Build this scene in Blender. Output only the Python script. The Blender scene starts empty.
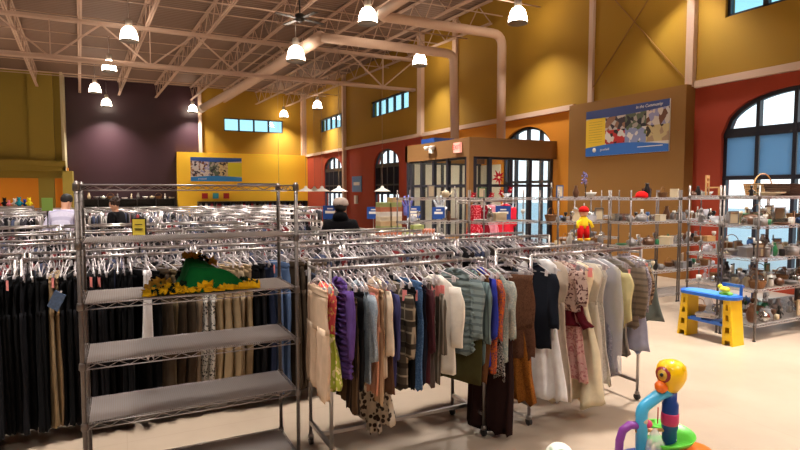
import bpy, math, random
from mathutils import Vector, Matrix
C = bpy.context.scene.collection
PI = math.pi
LE = 255       # watts of each high-bay lamp
LCOL = (1, .93, .85)
BE = 18        # glow of a lamp bell
WS = 1.8       # sky strength
EXPO = 0.15
random.seed(7)

# ---------------------------------------------------------------- helpers
def lin(c):
    return tuple(((x/255)/12.92 if x/255 <= .04045 else ((x/255+.055)/1.055)**2.4) for x in c)

MATS = {}
def mat(name, rgb, rough=.6, metal=0, emit=0, spec=None, noise=0, nscale=6, bump=0, bscale=40, emrgb=None, alpha=None):
    if name in MATS: return MATS[name]
    m = bpy.data.materials.new(name); m.use_nodes = True
    nt = m.node_tree; b = nt.nodes['Principled BSDF']
    col = lin(rgb)+(1,)
    b.inputs['Base Color'].default_value = col
    b.inputs['Roughness'].default_value = rough
    b.inputs['Metallic'].default_value = metal
    if spec is not None: b.inputs['Specular IOR Level'].default_value = spec
    if emit:
        b.inputs['Emission Color'].default_value = lin(emrgb or rgb)+(1,)
        b.inputs['Emission Strength'].default_value = emit
    if noise or bump:
        tc = nt.nodes.new('ShaderNodeTexCoord')
    if noise:
        n = nt.nodes.new('ShaderNodeTexNoise'); n.inputs['Scale'].default_value = nscale; n.inputs['Detail'].default_value = 5
        nt.links.new(tc.outputs['Object'], n.inputs['Vector'])
        mx = nt.nodes.new('ShaderNodeMix'); mx.data_type = 'RGBA'
        mx.inputs[6].default_value = tuple(x*(1-noise) for x in col[:3])+(1,)
        mx.inputs[7].default_value = tuple(min(1, x*(1+noise)) for x in col[:3])+(1,)
        nt.links.new(n.outputs['Fac'], mx.inputs[0]); nt.links.new(mx.outputs[2], b.inputs['Base Color'])
    if bump:
        n2 = nt.nodes.new('ShaderNodeTexNoise'); n2.inputs['Scale'].default_value = bscale
        nt.links.new(tc.outputs['Object'], n2.inputs['Vector'])
        bp = nt.nodes.new('ShaderNodeBump'); bp.inputs['Strength'].default_value = bump; bp.inputs['Distance'].default_value = .01
        nt.links.new(n2.outputs['Fac'], bp.inputs['Height']); nt.links.new(bp.outputs[0], b.inputs['Normal'])
    MATS[name] = m
    return m

def fab(rgb, pat='plain', rgb2=(240,230,210), scale=1.0, rgb3=None):
    """cloth with a woven pattern"""
    key = 'cloth_%s_%s_%s_%s' % (pat, '_'.join(map(str, rgb)), '_'.join(map(str, rgb2)) if pat != 'plain' else '', scale)
    if key in MATS: return MATS[key]
    m = bpy.data.materials.new(key[:60]); m.use_nodes = True
    nt = m.node_tree; b = nt.nodes['Principled BSDF']; L = nt.links.new
    b.inputs['Roughness'].default_value = .9
    b.inputs['Specular IOR Level'].default_value = .15
    b.inputs['Sheen Weight'].default_value = 0
    tc = nt.nodes.new('ShaderNodeTexCoord')
    c1, c2 = lin(rgb), lin(rgb2)
    n = nt.nodes.new('ShaderNodeTexNoise'); n.inputs['Scale'].default_value = 14; n.inputs['Detail'].default_value = 6
    L(tc.outputs['Object'], n.inputs['Vector'])
    v = nt.nodes.new('ShaderNodeMix'); v.data_type = 'RGBA'
    v.inputs[6].default_value = tuple(x*.78 for x in c1)+(1,); v.inputs[7].default_value = tuple(min(1, x*1.22) for x in c1)+(1,)
    L(n.outputs['Fac'], v.inputs[0]); out = v.outputs[2]
    def mix(fac, a, col):
        mx = nt.nodes.new('ShaderNodeMix'); mx.data_type = 'RGBA'
        L(fac, mx.inputs[0]); L(a, mx.inputs[6]); mx.inputs[7].default_value = col+(1,)
        return mx.outputs[2]
    def thresh(o, t, soft=.04):
        r = nt.nodes.new('ShaderNodeMapRange'); r.inputs[1].default_value = t-soft; r.inputs[2].default_value = t+soft
        L(o, r.inputs[0]); return r.outputs[0]
    def wave(axis, sc, t, dist=0):
        w = nt.nodes.new('ShaderNodeTexWave'); w.bands_direction = axis; w.inputs['Scale'].default_value = sc; w.inputs['Distortion'].default_value = dist
        L(tc.outputs['Object'], w.inputs['Vector']); return thresh(w.outputs['Fac'], t)
    if pat == 'stripe': out = mix(wave('Y', 9*scale, .7, .5), out, c2)
    if pat == 'hstripe': out = mix(wave('Z', 6*scale, .7, .2), out, c2)
    if pat == 'plaid':
        out = mix(wave('Z', 4*scale, .93), out, c2); out = mix(wave('Y', 4.5*scale, .95), out, c2)
        out = mix(wave('Z', 2.1*scale, .85), out, tuple(x*.5 for x in c1))
    if pat in ('floral', 'dots', 'print'):
        vo = nt.nodes.new('ShaderNodeTexVoronoi'); vo.inputs['Scale'].default_value = 22*scale
        if pat != 'dots':
            n3 = nt.nodes.new('ShaderNodeTexNoise'); n3.inputs['Scale'].default_value = 9*scale
            L(tc.outputs['Object'], n3.inputs['Vector'])
            ad = nt.nodes.new('ShaderNodeMixRGB'); ad.inputs[0].default_value = .25 if pat == 'floral' else .6
            L(tc.outputs['Object'], ad.inputs[1]); L(n3.outputs['Color'], ad.inputs[2]); L(ad.outputs[0], vo.inputs['Vector'])
        else: L(tc.outputs['Object'], vo.inputs['Vector'])
        out = mix(thresh(vo.outputs['Distance'], .42, -.04), out, c2)
        if rgb3:
            v2 = nt.nodes.new('ShaderNodeTexVoronoi'); v2.inputs['Scale'].default_value = 15*scale
            L(tc.outputs['Object'], v2.inputs['Vector']); out = mix(thresh(v2.outputs['Distance'], .3, -.04), out, lin(rgb3))
    if pat == 'grad2':      # top in one colour, lower panel in another (a sewn colour block)
        sp = nt.nodes.new('ShaderNodeSeparateXYZ'); L(tc.outputs['Object'], sp.inputs[0])
        out = mix(thresh(sp.outputs[2], -.36, -.05), out, c2)
    L(out, b.inputs['Base Color'])
    bp = nt.nodes.new('ShaderNodeBump'); bp.inputs['Strength'].default_value = .25; bp.inputs['Distance'].default_value = .006
    n2 = nt.nodes.new('ShaderNodeTexNoise'); n2.inputs['Scale'].default_value = 30; n2.inputs['Detail'].default_value = 4
    L(tc.outputs['Object'], n2.inputs['Vector']); L(n2.outputs['Fac'], bp.inputs['Height']); L(bp.outputs[0], b.inputs['Normal'])
    MATS[key] = m
    return m

class MB:
    def __init__(s): s.v = []; s.f = []; s.mi = []; s.m = 0; s.sm = []; s.smooth = False
    def add(s, vs, fs, smooth=None):
        b = len(s.v); s.v += [tuple(p) for p in vs]
        for f in fs:
            s.f.append(tuple(b+i for i in f)); s.mi.append(s.m); s.sm.append(s.smooth if smooth is None else smooth)
        return s
    def box(s, x0, x1, y0, y1, z0, z1):
        return s.add([(x0,y0,z0),(x1,y0,z0),(x1,y1,z0),(x0,y1,z0),(x0,y0,z1),(x1,y0,z1),(x1,y1,z1),(x0,y1,z1)],
            [(3,2,1,0),(4,5,6,7),(0,1,5,4),(1,2,6,5),(2,3,7,6),(3,0,4,7)], False)
    def prism(s, pts, axis, a, b):
        """closed outline pts (2-D) pushed from a to b along axis"""
        n = len(pts)
        def P(p, t):
            return {'x': (t, p[0], p[1]), 'y': (p[0], t, p[1]), 'z': (p[0], p[1], t)}[axis]
        vs = [P(p, a) for p in pts]+[P(p, b) for p in pts]
        fs = [tuple(range(n)), tuple(range(2*n-1, n-1, -1))]+[(i, (i+1) % n, n+(i+1) % n, n+i) for i in range(n)]
        return s.add(vs, fs, False)
    def tube(s, pts, r, n=6, smooth=True, cap=True):
        P = [Vector(p) for p in pts]; k = len(P); rs = r if isinstance(r, (list, tuple)) else [r]*k
        vs = []; up = None
        for i in range(k):
            d = (P[min(i+1, k-1)]-P[max(i-1, 0)])
            d = d.normalized() if d.length > 1e-9 else Vector((0, 0, 1))
            if up is None:
                up = Vector((0, 0, 1)) if abs(d.z) < .9 else Vector((1, 0, 0))
            a = d.cross(up)
            if a.length < 1e-6: a = d.cross(Vector((0, 1, 0)))
            a.normalize(); bb = a.cross(d).normalized(); up = bb
            for j in range(n):
                t = 2*PI*(j+.5)/n; vs.append(P[i]+rs[i]*(math.cos(t)*a+math.sin(t)*bb))
        fs = [(i*n+j, i*n+(j+1) % n, (i+1)*n+(j+1) % n, (i+1)*n+j) for i in range(k-1) for j in range(n)]
        if cap: fs += [tuple(range(n-1, -1, -1)), tuple((k-1)*n+j for j in range(n))]
        return s.add(vs, fs, smooth and n > 4)
    def lathe(s, prof, cx=0, cy=0, cz=0, n=16, smooth=True, sx=1, sy=1):
        vs = []; k = len(prof)
        for r, z in prof:
            for j in range(n):
                t = 2*PI*j/n; vs.append((cx+r*sx*math.cos(t), cy+r*sy*math.sin(t), cz+z))
        fs = [(i*n+j, i*n+(j+1) % n, (i+1)*n+(j+1) % n, (i+1)*n+j) for i in range(k-1) for j in range(n)]
        fs += [tuple(range(n-1, -1, -1)), tuple((k-1)*n+j for j in range(n))]
        return s.add(vs, fs, smooth)
    def ball(s, c, r, n=12, sx=1, sy=1, sz=1):
        m = max(4, n//2)
        return s.lathe([(max(1e-4, r*math.sin(PI*i/m)), -r*sz*math.cos(PI*i/m)) for i in range(m+1)], c[0], c[1], c[2], n, True, sx, sy)
    def build(s, name, mats, parent=None, loc=None, rot=None):
        me = bpy.data.meshes.new(name); me.from_pydata(s.v, [], s.f)
        if not isinstance(mats, (list, tuple)): mats = [mats]
        for m in mats: me.materials.append(m)
        me.polygons.foreach_set('material_index', s.mi); me.polygons.foreach_set('use_smooth', s.sm)
        me.update()
        o = bpy.data.objects.new(name, me); C.objects.link(o)
        if parent: o.parent = parent
        if loc: o.location = loc
        if rot is not None: o.rotation_euler = rot if isinstance(rot, tuple) else (0, 0, rot)
        return o

def tag(o, label=None, cat=None, group=None, kind=None):
    if label: o['label'] = label
    if cat: o['category'] = cat
    if group: o['group'] = group
    if kind: o['kind'] = kind
    return o
def empty(name, loc=(0,0,0), rz=0, label=None, cat=None, group=None):
    o = bpy.data.objects.new(name, None); C.objects.link(o); o.location = loc; o.rotation_euler = (0, 0, rz)
    o.empty_display_size = .1
    return tag(o, label, cat, group)
def structure(o): o['kind'] = 'structure'; return o
def copy_tree(o, parent=None, loc=None, rz=None, label=None, group=None):
    c = o.copy(); C.objects.link(c)
    if parent: c.parent = parent
    if loc is not None: c.location = loc
    if rz is not None: c.rotation_euler = (0, 0, rz)
    if label: c['label'] = label
    if group: c['group'] = group
    for ch in o.children[:]: copy_tree(ch, c)
    return c
def text(body, size, m, parent, loc, rot, name='lettering', shear=0, align='CENTER'):
    cu = bpy.data.curves.new(name, 'FONT'); cu.body = body; cu.size = size; cu.extrude = .001; cu.shear = shear
    cu.align_x = align; cu.align_y = 'CENTER'; cu.resolution_u = 2; cu.materials.append(m)
    tmp = bpy.data.objects.new('text_tmp', cu); C.objects.link(tmp); bpy.context.view_layer.update()
    me = bpy.data.meshes.new_from_object(tmp.evaluated_get(bpy.context.evaluated_depsgraph_get())); bpy.data.objects.remove(tmp)
    o = bpy.data.objects.new(name, me); C.objects.link(o); o.parent = parent; o.location = loc; o.rotation_euler = rot
    return o

# ---------------------------------------------------------------- materials
CHROME = mat('chrome', (190,185,182), .28, 1)
RACKM = mat('rack_chrome', (175,168,165), .3, 1)
WIREM = mat('zinc_wire', (158,150,150), .4, .85)
POSTM = mat('shelf_post', (112,104,100), .45, .85)
LINER = mat('shelf_liner', (150,138,132), .55, 0, noise=.06, nscale=30)
PLAST = mat('clear_hanger_plastic', (214,206,208), .25, 0, spec=.6)
PLAST2 = mat('smoky_hanger_plastic', (160,152,156), .25, 0, spec=.6)
BLACKP = mat('black_plastic', (18,17,18), .4)
RUBBER = mat('grey_rubber', (40,38,38), .6)
DARKFR = mat('bronze_frame', (34,36,48), .4)
BEIGE = mat('beige_steel_paint', (206,176,154), .6)
TRUSS = mat('truss_paint', (184,156,138), .6)
DECK = mat('deck_paint', (150,118,98), .8, noise=.08, nscale=1.5)
MUSTARD = mat('mustard_paint', (156,118,22), .85, noise=.05, nscale=.8)
YELLOW = mat('yellow_paint', (250,200,46), .7, noise=.03, nscale=.8)
REDOR = mat('rust_paint', (164,58,30), .75, noise=.05, nscale=.8)
AMBER = mat('amber_paint', (206,132,26), .75, noise=.04, nscale=.8)
TAN = mat('tan_paint', (142,100,44), .75, noise=.04, nscale=.8)
MAROON = mat('maroon_paint', (48,22,30), .45, noise=.06, nscale=.7)
OLIVE = mat('olive_paint', (140,120,40), .75, noise=.05, nscale=.8)
BROWN = mat('brown_header_paint', (128,90,46), .7, noise=.04, nscale=.8)
WHITEP = mat('white_paint', (232,226,218), .5)
PINKTAG = mat('pink_tag', (244,150,146), .7)
WHITETAG = mat('white_tag', (235,228,222), .7)
BLUESIGN = mat('blue_sign', (28,72,150), .4)
DKBLUE = mat('navy_sign', (30,46,110), .4)

def glassmat():
    m = bpy.data.materials.new('window_glass'); m.use_nodes = True; nt = m.node_tree; nt.nodes.clear()
    o = nt.nodes.new('ShaderNodeOutputMaterial'); t = nt.nodes.new('ShaderNodeBsdfTransparent'); g = nt.nodes.new('ShaderNodeBsdfGlossy')
    t.inputs[0].default_value = (.93,.96,.97,1); g.inputs['Roughness'].default_value = .02
    f = nt.nodes.new('ShaderNodeLayerWeight'); f.inputs[0].default_value = .5; mx = nt.nodes.new('ShaderNodeMixShader')
    p = nt.nodes.new('ShaderNodeMath'); p.operation = 'POWER'; p.inputs[1].default_value = 5; q = nt.nodes.new('ShaderNodeMath'); q.operation = 'MULTIPLY_ADD'; q.inputs[1].default_value = .6; q.inputs[2].default_value = .03
    nt.links.new(f.outputs['Facing'], p.inputs[0]); nt.links.new(p.outputs[0], q.inputs[0]); nt.links.new(q.outputs[0], mx.inputs[0]); nt.links.new(t.outputs[0], mx.inputs[1]); nt.links.new(g.outputs[0], mx.inputs[2]); nt.links.new(mx.outputs[0], o.inputs[0])
    return m
GLASS = glassmat()
GLASS_T = glassmat(); GLASS_T.node_tree.nodes['Transparent BSDF'].inputs[0].default_value = (.56,.76,.82,1); GLASS_T.name = 'tinted_glass'
def shademat(name, col, tr=.5):
    m = bpy.data.materials.new(name); m.use_nodes = True; nt = m.node_tree; nt.nodes.clear()
    o = nt.nodes.new('ShaderNodeOutputMaterial'); t = nt.nodes.new('ShaderNodeBsdfTranslucent'); g = nt.nodes.new('ShaderNodeBsdfDiffuse')
    t.inputs[0].default_value = lin(col)+(1,); g.inputs[0].default_value = lin(col)+(1,); mx = nt.nodes.new('ShaderNodeMixShader'); mx.inputs[0].default_value = tr
    nt.links.new(g.outputs[0], mx.inputs[1]); nt.links.new(t.outputs[0], mx.inputs[2]); nt.links.new(mx.outputs[0], o.inputs[0])
    return m
SHADEB = shademat('blue_solar_shade', (168,196,216), .8)
SHADED = shademat('dark_solar_shade', (58,58,66), .5)
def filmmat(name='plastic_film', fac=.35):
    m = bpy.data.materials.new(name); m.use_nodes = True; nt = m.node_tree; nt.nodes.clear()
    o = nt.nodes.new('ShaderNodeOutputMaterial'); t = nt.nodes.new('ShaderNodeBsdfTransparent'); g = nt.nodes.new('ShaderNodeBsdfPrincipled')
    g.inputs['Base Color'].default_value = (.75,.75,.8,1); g.inputs['Roughness'].default_value = .15
    mx = nt.nodes.new('ShaderNodeMixShader'); mx.inputs[0].default_value = fac
    nt.links.new(t.outputs[0], mx.inputs[1]); nt.links.new(g.outputs[0], mx.inputs[2]); nt.links.new(mx.outputs[0], o.inputs[0])
    return m
FILM = filmmat()

# ---------------------------------------------------------------- floor
def floor_mat():
    m = bpy.data.materials.new('polished_concrete'); m.use_nodes = True; nt = m.node_tree; b = nt.nodes['Principled BSDF']; L = nt.links.new
    tc = nt.nodes.new('ShaderNodeTexCoord')
    n = nt.nodes.new('ShaderNodeTexNoise'); n.inputs['Scale'].default_value = .7; n.inputs['Detail'].default_value = 8; n.inputs['Roughness'].default_value = .6
    L(tc.outputs['Object'], n.inputs['Vector'])
    r = nt.nodes.new('ShaderNodeValToRGB'); r.color_ramp.elements[0].position = .3; r.color_ramp.elements[1].position = .72
    r.color_ramp.elements[0].color = lin((158,140,122))+(1,); r.color_ramp.elements[1].color = lin((180,161,142))+(1,)
    L(n.outputs['Fac'], r.inputs[0])
    br = nt.nodes.new('ShaderNodeTexBrick'); br.offset = 0; br.inputs['Scale'].default_value = 1
    br.inputs['Brick Width'].default_value = 4.6; br.inputs['Row Height'].default_value = 4.6; br.inputs['Mortar Size'].default_value = .004
    br.inputs['Color1'].default_value = (1,1,1,1); br.inputs['Color2'].default_value = (1,1,1,1); br.inputs['Mortar'].default_value = (.9,.88,.86,1)
    L(tc.outputs['Object'], br.inputs['Vector'])
    mx = nt.nodes.new('ShaderNodeMix'); mx.data_type = 'RGBA'; mx.blend_type = 'MULTIPLY'; mx.inputs[0].default_value = 1
    L(r.outputs[0], mx.inputs[6]); L(br.outputs['Color'], mx.inputs[7]); L(mx.outputs[2], b.inputs['Base Color'])
    n2 = nt.nodes.new('ShaderNodeTexNoise'); n2.inputs['Scale'].default_value = 2.2; n2.inputs['Detail'].default_value = 6
    L(tc.outputs['Object'], n2.inputs['Vector'])
    mr = nt.nodes.new('ShaderNodeMapRange'); mr.inputs[3].default_value = .28; mr.inputs[4].default_value = .5
    L(n2.outputs['Fac'], mr.inputs[0]); L(mr.outputs[0], b.inputs['Roughness'])
    return m
structure(MB().box(-16, 11.2, -8, 38.5, -.2, 0).build('floor', floor_mat()))
asph = mat('pale_paving', (226,222,214), .9, noise=.1, nscale=.5)
structure(MB().box(11.2, 60, -40, 70, -.4, -.1).build('ground_outside', asph))

# ---------------------------------------------------------------- ceiling
UW = 10.9      # inner face of the right wall
VB = 35.6      # inner face of the back wall
def deckmat():
    m = bpy.data.materials.new('ribbed_deck'); m.use_nodes = True; nt = m.node_tree; b = nt.nodes['Principled BSDF']; L = nt.links.new
    b.inputs['Base Color'].default_value = lin((118,94,80))+(1,); b.inputs['Roughness'].default_value = .7
    tc = nt.nodes.new('ShaderNodeTexCoord'); w = nt.nodes.new('ShaderNodeTexWave'); w.bands_direction = 'Y'; w.inputs['Scale'].default_value = 1.6
    L(tc.outputs['Object'], w.inputs['Vector']); bp = nt.nodes.new('ShaderNodeBump'); bp.inputs['Strength'].default_value = .6; bp.inputs['Distance'].default_value = .05
    L(w.outputs['Fac'], bp.inputs['Height']); L(bp.outputs[0], b.inputs['Normal'])
    return m
structure(MB().box(-16, 11.2, -8, 38.5, 8, 8.25).build('ceiling', deckmat()))

def joist(us, v0, v1):
    u0, u1 = us(v0), us(v1)
    t = empty('roof_joist', ((u0+u1)/2, (v0+v1)/2, 7.2), 0, 'slender open-web steel joist running front to back under the roof deck', 'joist', 'open-web roof joists')
    cx, cy, cz = t.location
    P = lambda v, dz: (us(v)-cx, v-cy, dz)
    m = MB()
    for s in (-.035, .035): m.tube([(P(v0, .72)[0]+s, v0-cy, .72), (P(v1, .72)[0]+s, v1-cy, .72)], .034, 4)
    m.build('top_chord', TRUSS, t)
    m = MB()
    for s in (-.035, .035): m.tube([(P(v0, 0)[0]+s, v0-cy, 0), (P(v1, 0)[0]+s, v1-cy, 0)], .034, 4)
    m.build('bottom_chord', TRUSS, t)
    m = MB(); n = int((v1-v0)/.62); st = (v1-v0)/n
    pts = [P(v0+i*st, .70 if i % 2 else .02) for i in range(n+1)]
    for a, b in zip(pts, pts[1:]): m.tube([a, b], .018, 4)
    m.build('webbing', TRUSS, t)
for k in range(-4, 7):
    c = 10.35 - 1.9*(6-k)
    us = lambda v, c=c: c - .055*(v-22)
    v0 = 2.0
    while us(v0) > 10.75: v0 += .5
    joist(us, v0, 35.4)

def girder(v, u0, u1):
    t = empty('roof_girder', ((u0+u1)/2, v, 5.95), 0, None, 'girder')
    h = 1.2; w = (u1-u0)/2
    for nm, z, r in (('bottom_chord', 0, .06), ('top_chord', h, .06)):
        m = MB()
        for s in (-.07, .07): m.box(-w, w, s-.045, s+.045, z-.05, z+.05)
        m.build(nm, TRUSS, t)
    m = MB(); n = int(2*w/1.35); st = 2*w/n
    pts = [(-w+i*st, 0, h-.02 if i % 2 else .02) for i in range(n+1)]
    for i, (a, b) in enumerate(zip(pts, pts[1:])): m.tube([a, b], .035, 4)
    for i in range(0, n+1, 2): m.tube([(pts[i][0], 0, .02), (pts[i][0], 0, h)], .022, 4)
    m.build('webbing', TRUSS, t)
    return t
girder(8, -9, 10.85)['label'] = 'heavy roof girder crossing above the tan wall sign near the camera'
girder(20.4, -13, 10.85)['label'] = 'heavy zigzag roof girder crossing mid-hall beside the big duct'

# conduits across the joists
for i, v in enumerate((12.6, 16.3, 25.2, 29.0)):
    tag(MB().tube([(-12, v, 7.02), (10.7, v, 7.02)], .022, 6).build('conduit', TRUSS),
        ('thin pipe crossing under the joists %s') % ('nearest the camera', 'beside the ceiling fan', 'beyond the mid-hall girder', 'farthest of them all')[i], 'pipe')

for i, v in enumerate((10.3, 14.4, 18.1, 22.6, 27.1, 31.0)):
    tag(MB().tube([(-12, v, 7.26), (10.75, v, 7.26)], .02, 4).tube([(-12, v+.05, 7.88), (10.75, v+.05, 7.88)], .02, 4).build('bridging_rods', TRUSS),
        'pair of straight bridging rods through the roof joists, %s from the camera' % ('first','second','third','fourth','fifth','sixth')[i], 'bridging')
# ---------------------------------------------------------------- walls
DM = [MUSTARD, REDOR, AMBER, TAN]
WIN = [(4.60, 7.29), (12.25, 14.55), (21.9, 24.6), (28.9, 31.95)]       # arched openings (v0, v1)
SP, RISE, LEDGE = 3.02, .76, 4.06
HI = [(3.6, 7.3), (21.0, 24.9), (28.4, 32.55)]                # high strip windows
w = MB()
def piece(v0, v1, z0, z1, mi): w.m = mi; w.box(UW, UW+.3, v0, v1, z0, z1)
def arch(v0, v1, v):
    c, a = (v0+v1)/2, (v1-v0)/2
    return SP+RISE*math.sqrt(max(0, 1-((v-c)/a)**2))
# lower wall, by paint region
def lower_mi(v): return 2 if 7.9 <= v < 19.8 else 1
edges = sorted({-8, 7.9, 19.8, VB+.3}|{x for p in WIN for x in p})
for a, b in zip(edges, edges[1:]):
    if (a, b) in WIN:
        piece(a, b, 0, .12, lower_mi(a))
        n = 20
        for i in range(n):
            p, q = a+(b-a)*i/n, a+(b-a)*(i+1)/n
            zp, zq = arch(a, b, p), arch(a, b, q)
            w.m = lower_mi(a)
            w.add([(UW,p,zp),(UW,q,zq),(UW,q,LEDGE),(UW,p,LEDGE),(UW+.3,p,zp),(UW+.3,q,zq),(UW+.3,q,LEDGE),(UW+.3,p,LEDGE)],
                  [(3,2,1,0),(4,5,6,7),(0,1,5,4),(2,3,7,6)])
    else: piece(a, b, 0, LEDGE, lower_mi((a+b)/2))
ZL, ZH = 5.33, 6.1
piece(-8, VB+.3, LEDGE, ZL, 0); piece(-8, VB+.3, ZH, 8, 0)
e2 = [-8]+[x for p in HI for x in p]+[VB+.3]
for i in range(0, len(e2), 2): piece(e2[i], e2[i+1], ZL, ZH, 0)
structure(w.build('wall_right', DM))
structure(MB().box(UW-.1, UW, -8, 7.86, LEDGE-.03, LEDGE+.11).box(UW-.1, UW, 11.35, VB, LEDGE-.03, LEDGE+.11).build('trim_1', BEIGE))

# tan boxed-out wall with the big sign
structure(MB().box(10.62, UW, 7.9, 11.3, 0, 4.1).build('wall_sign_bay', TAN))

# columns
def column(i, v, z0, wd, dep=.16, z1=8):
    structure(MB().box(UW-dep, UW, v-wd, v+wd, z0, z1).build('trim_%d' % i, BEIGE))
column(2, 7.98, LEDGE, .085, .12); column(3, 10.8, LEDGE, .07, .08); column(4, 17.3, LEDGE, .12, .1); column(5, 19.8, LEDGE, .16, .16)
column(6, 28.3, 0, .1, .18)
structure(MB().box(UW-.3, UW, VB-.3, VB, LEDGE, 8).build('trim_7', BEIGE))
# wind-brace rods on the upper wall
t = tag(MB().tube([(UW-.04, 8.15, 4.3), (UW-.04, 10.7, 7.2)], .012, 6).tube([(UW-.07, 10.7, 4.5), (UW-.07, 8.15, 7.2)], .012, 6).build('brace_rods', TAN),
        'crossed brace rods on the mustard wall above the big sign', 'brace')

# back walls
b = MB()
b.m = 0; b.box(4.4, UW+.3, VB, VB+.3, 0, 5.5).box(4.4, UW+.3, VB, VB+.3, 6.3, 8).box(4.4, 5.8, VB, VB+.3, 5.5, 6.3).box(9.45, UW+.3, VB, VB+.3, 5.5, 6.3)
b.m = 1; b.box(-2.6, 4.4, VB, VB+.3, 0, 8)
structure(b.build('wall_back', [MUSTARD, MAROON]))
structure(MB().box(3.05, UW, VB-.45, VB, 0, 4.12).build('wall_back_lower', YELLOW))
structure(MB().box(4.32, 4.5, VB-.2, VB, 4.12, 8).build('trim_8', BEIGE))
structure(MB().box(-2.62, -2.5, 34.2, VB, 0, 8).build('trim_9', mat('pale_edge', (190,178,140), .6)))
# olive bay on the left: upper wall, pilaster, beam, openings
b = MB(); V4 = 34.5
b.box(-16, -2.6, V4, V4+.3, 2.52, 8)
b.box(-4.05, -2.95, V4-.25, V4, 3.35, 8)
b.box(-16, -2.5, V4-.45, V4, 3.12, 3.42); b.box(-16, -2.5, V4-.3, V4, 2.9, 3.12)
b.box(-3.75, -3.05, V4-.1, V4+.3, 0, 2.52)
b.box(-2.6, -2.15, V4-1.0, V4-.1, 0, 2.88)
structure(b.build('wall_olive', OLIVE))
structure(MB().box(-16, -2.6, 38.2, 38.5, 0, 3.4).build('wall_alcove', AMBER))
structure(MB().box(-16, -2.6, V4+.3, 38.2, 3.0, 3.1).build('ceiling_alcove', WHITEP))
structure(MB().box(-2.6, -2.45, 34.9, 38.3, 0, 3.1).build('wall_alcove_side', AMBER))
structure(MB().box(-16.3, -16, -8, 38.5, 0, 8.2).build('wall_left', OLIVE))
structure(MB().box(-16.3, 11.2, -8.3, -8, 0, 8.2).build('wall_front', TAN))

# ---------------------------------------------------------------- windows
def arch_window(n, v0, v1, lites, shade=None, door=False):
    c = (v0+v1)/2; L = v1-v0; x = UW+.12
    root = structure(empty('window_%d' % n, (x, c, .12)))
    f = MB(); fw = .055; hw = L/2
    def zt(y): return SP-.12+RISE*math.sqrt(max(0, 1-(y/hw)**2))
    # outer arched frame
    pts = [(0, -hw+.03, .02)]+[(0, -hw+.03+(L-.06)*i/24, zt(-hw+L*i/24)-.035) for i in range(25)]+[(0, hw-.03, .02)]
    f.tube(pts, .06, 4); f.box(-.06, .06, -hw, hw, 0, .1)
    f.box(-.05, .05, -hw, hw, SP-.2, SP-.02)
    f.box(-.05, .05, -hw, hw, 1.98, 2.06)
    for i in range(1, lites):
        y = -hw+L*i/lites; f.box(-.055, .055, y-.035, y+.035, 0, zt(y)-.03)
    f.build('window_frame', DARKFR, root)
    g = MB(); N = 24
    pts = [(-hw+.04, .05)]+[(-hw+.04+(L-.08)*i/N, zt(-hw+L*i/N)-.05) for i in range(N+1)]+[(hw-.04, .05)]
    g.prism(pts, 'x', .02, .026); g.build('window_glass', GLASS, root)
    if shade:
        for i in range(lites):
            y0, y1 = -hw+L*i/lites+.045, -hw+L*(i+1)/lites-.045
            MB().box(-.035, -.03, y0, y1, shade[1], SP-.2).box(-.04, -.02, y0, y1, shade[1]-.02, shade[1]+.01).build('roller_shade', shade[0], root)
    return root
arch_window(1, 4.60, 7.29, 4, (SHADEB, 2.06)); arch_window(2, 12.25, 14.55, 4); arch_window(3, 21.9, 24.6, 4, (SHADED, 1.6)); arch_window(4, 28.9, 31.95, 4, (SHADED, 1.6))
def strip_window(n, axis, a, b, z0, z1, k, pos):
    c = (a+b)/2; L = (b-a)/2; h = z1-z0
    root = structure(empty('window_%d' % n, (pos, c, z0) if axis == 'v' else (c, pos, z0), 0 if axis == 'v' else PI/2))
    f = MB(); f.box(-.05, .05, -L, L, 0, .06).box(-.05, .05, -L, L, h-.06, h)
    for i in range(k+1):
        y = -L+2*L*i/k; y = max(-L+.03, min(L-.03, y)); f.box(-.05, .05, y-.03-.02*(0 < i < k), y+.03+.02*(0 < i < k), 0, h)
    f.build('window_frame', DARKFR, root)
    MB().box(.0, .006, -L+.04, L-.04, .04, h-.04).build('window_glass', GLASS_T, root)
strip_window(5, 'v', 3.6, 7.3, ZL, ZH, 5, UW+.12); strip_window(6, 'v', 21.0, 24.9, ZL, ZH, 5, UW+.12); strip_window(7, 'v', 28.4, 32.55, ZL, ZH, 5, UW+.12)
strip_window(8, 'u', 5.8, 9.45, 5.5, 6.3, 4, VB+.1)

# ---------------------------------------------------------------- vestibule
vt = empty('entrance_vestibule', (8.0, 12.05, 0), 0, 'glazed entrance vestibule with dark frames under a brown painted header', 'vestibule')
VX, VY = 2.62+.26, 3.6    # extents in u and v (to the wall)
VX = UW-8.0-.01
MB().box(0, VX, 0, .16, 2.76, 3.25).box(0, .16, .16, VY, 2.76, 3.25).box(0, VX, VY-.16, VY, 2.76, 3.25).box(.16, VX, .16, VY-.16, 3.0, 3.08).build('header', BROWN, vt)
fr = MB()
def post(x, y, r=.045): fr.box(x-r, x+r, y-r, y+r, 0, 2.76)
for x in (.2, .68, 1.36, 2.01, 2.74): post(x, .08, .05)
for y in (.2, 1.14, 1.91, 2.62, 3.26, 3.5): post(.08, y, .05)
for y in (.9, 1.9, 2.9): post(2.7, y) if 0 else None
for x in (.62, 1.3, 2.0, 2.72): post(x, VY-.08)
for z in (.0, 1.98, 2.7):
    fr.box(.08, VX-.1, .045, .115, z, z+.07); fr.box(.045, .115, .08, VY-.08, z, z+.07)
    fr.box(.08, VX-.1, VY-.115, VY-.045, z, z+.07)
fr.build('glazing_frame', DARKFR, vt)
MB().box(.1, VX-.1, .077, .083, .05, 2.72).build('glass_pane', GLASS, vt)
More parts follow.
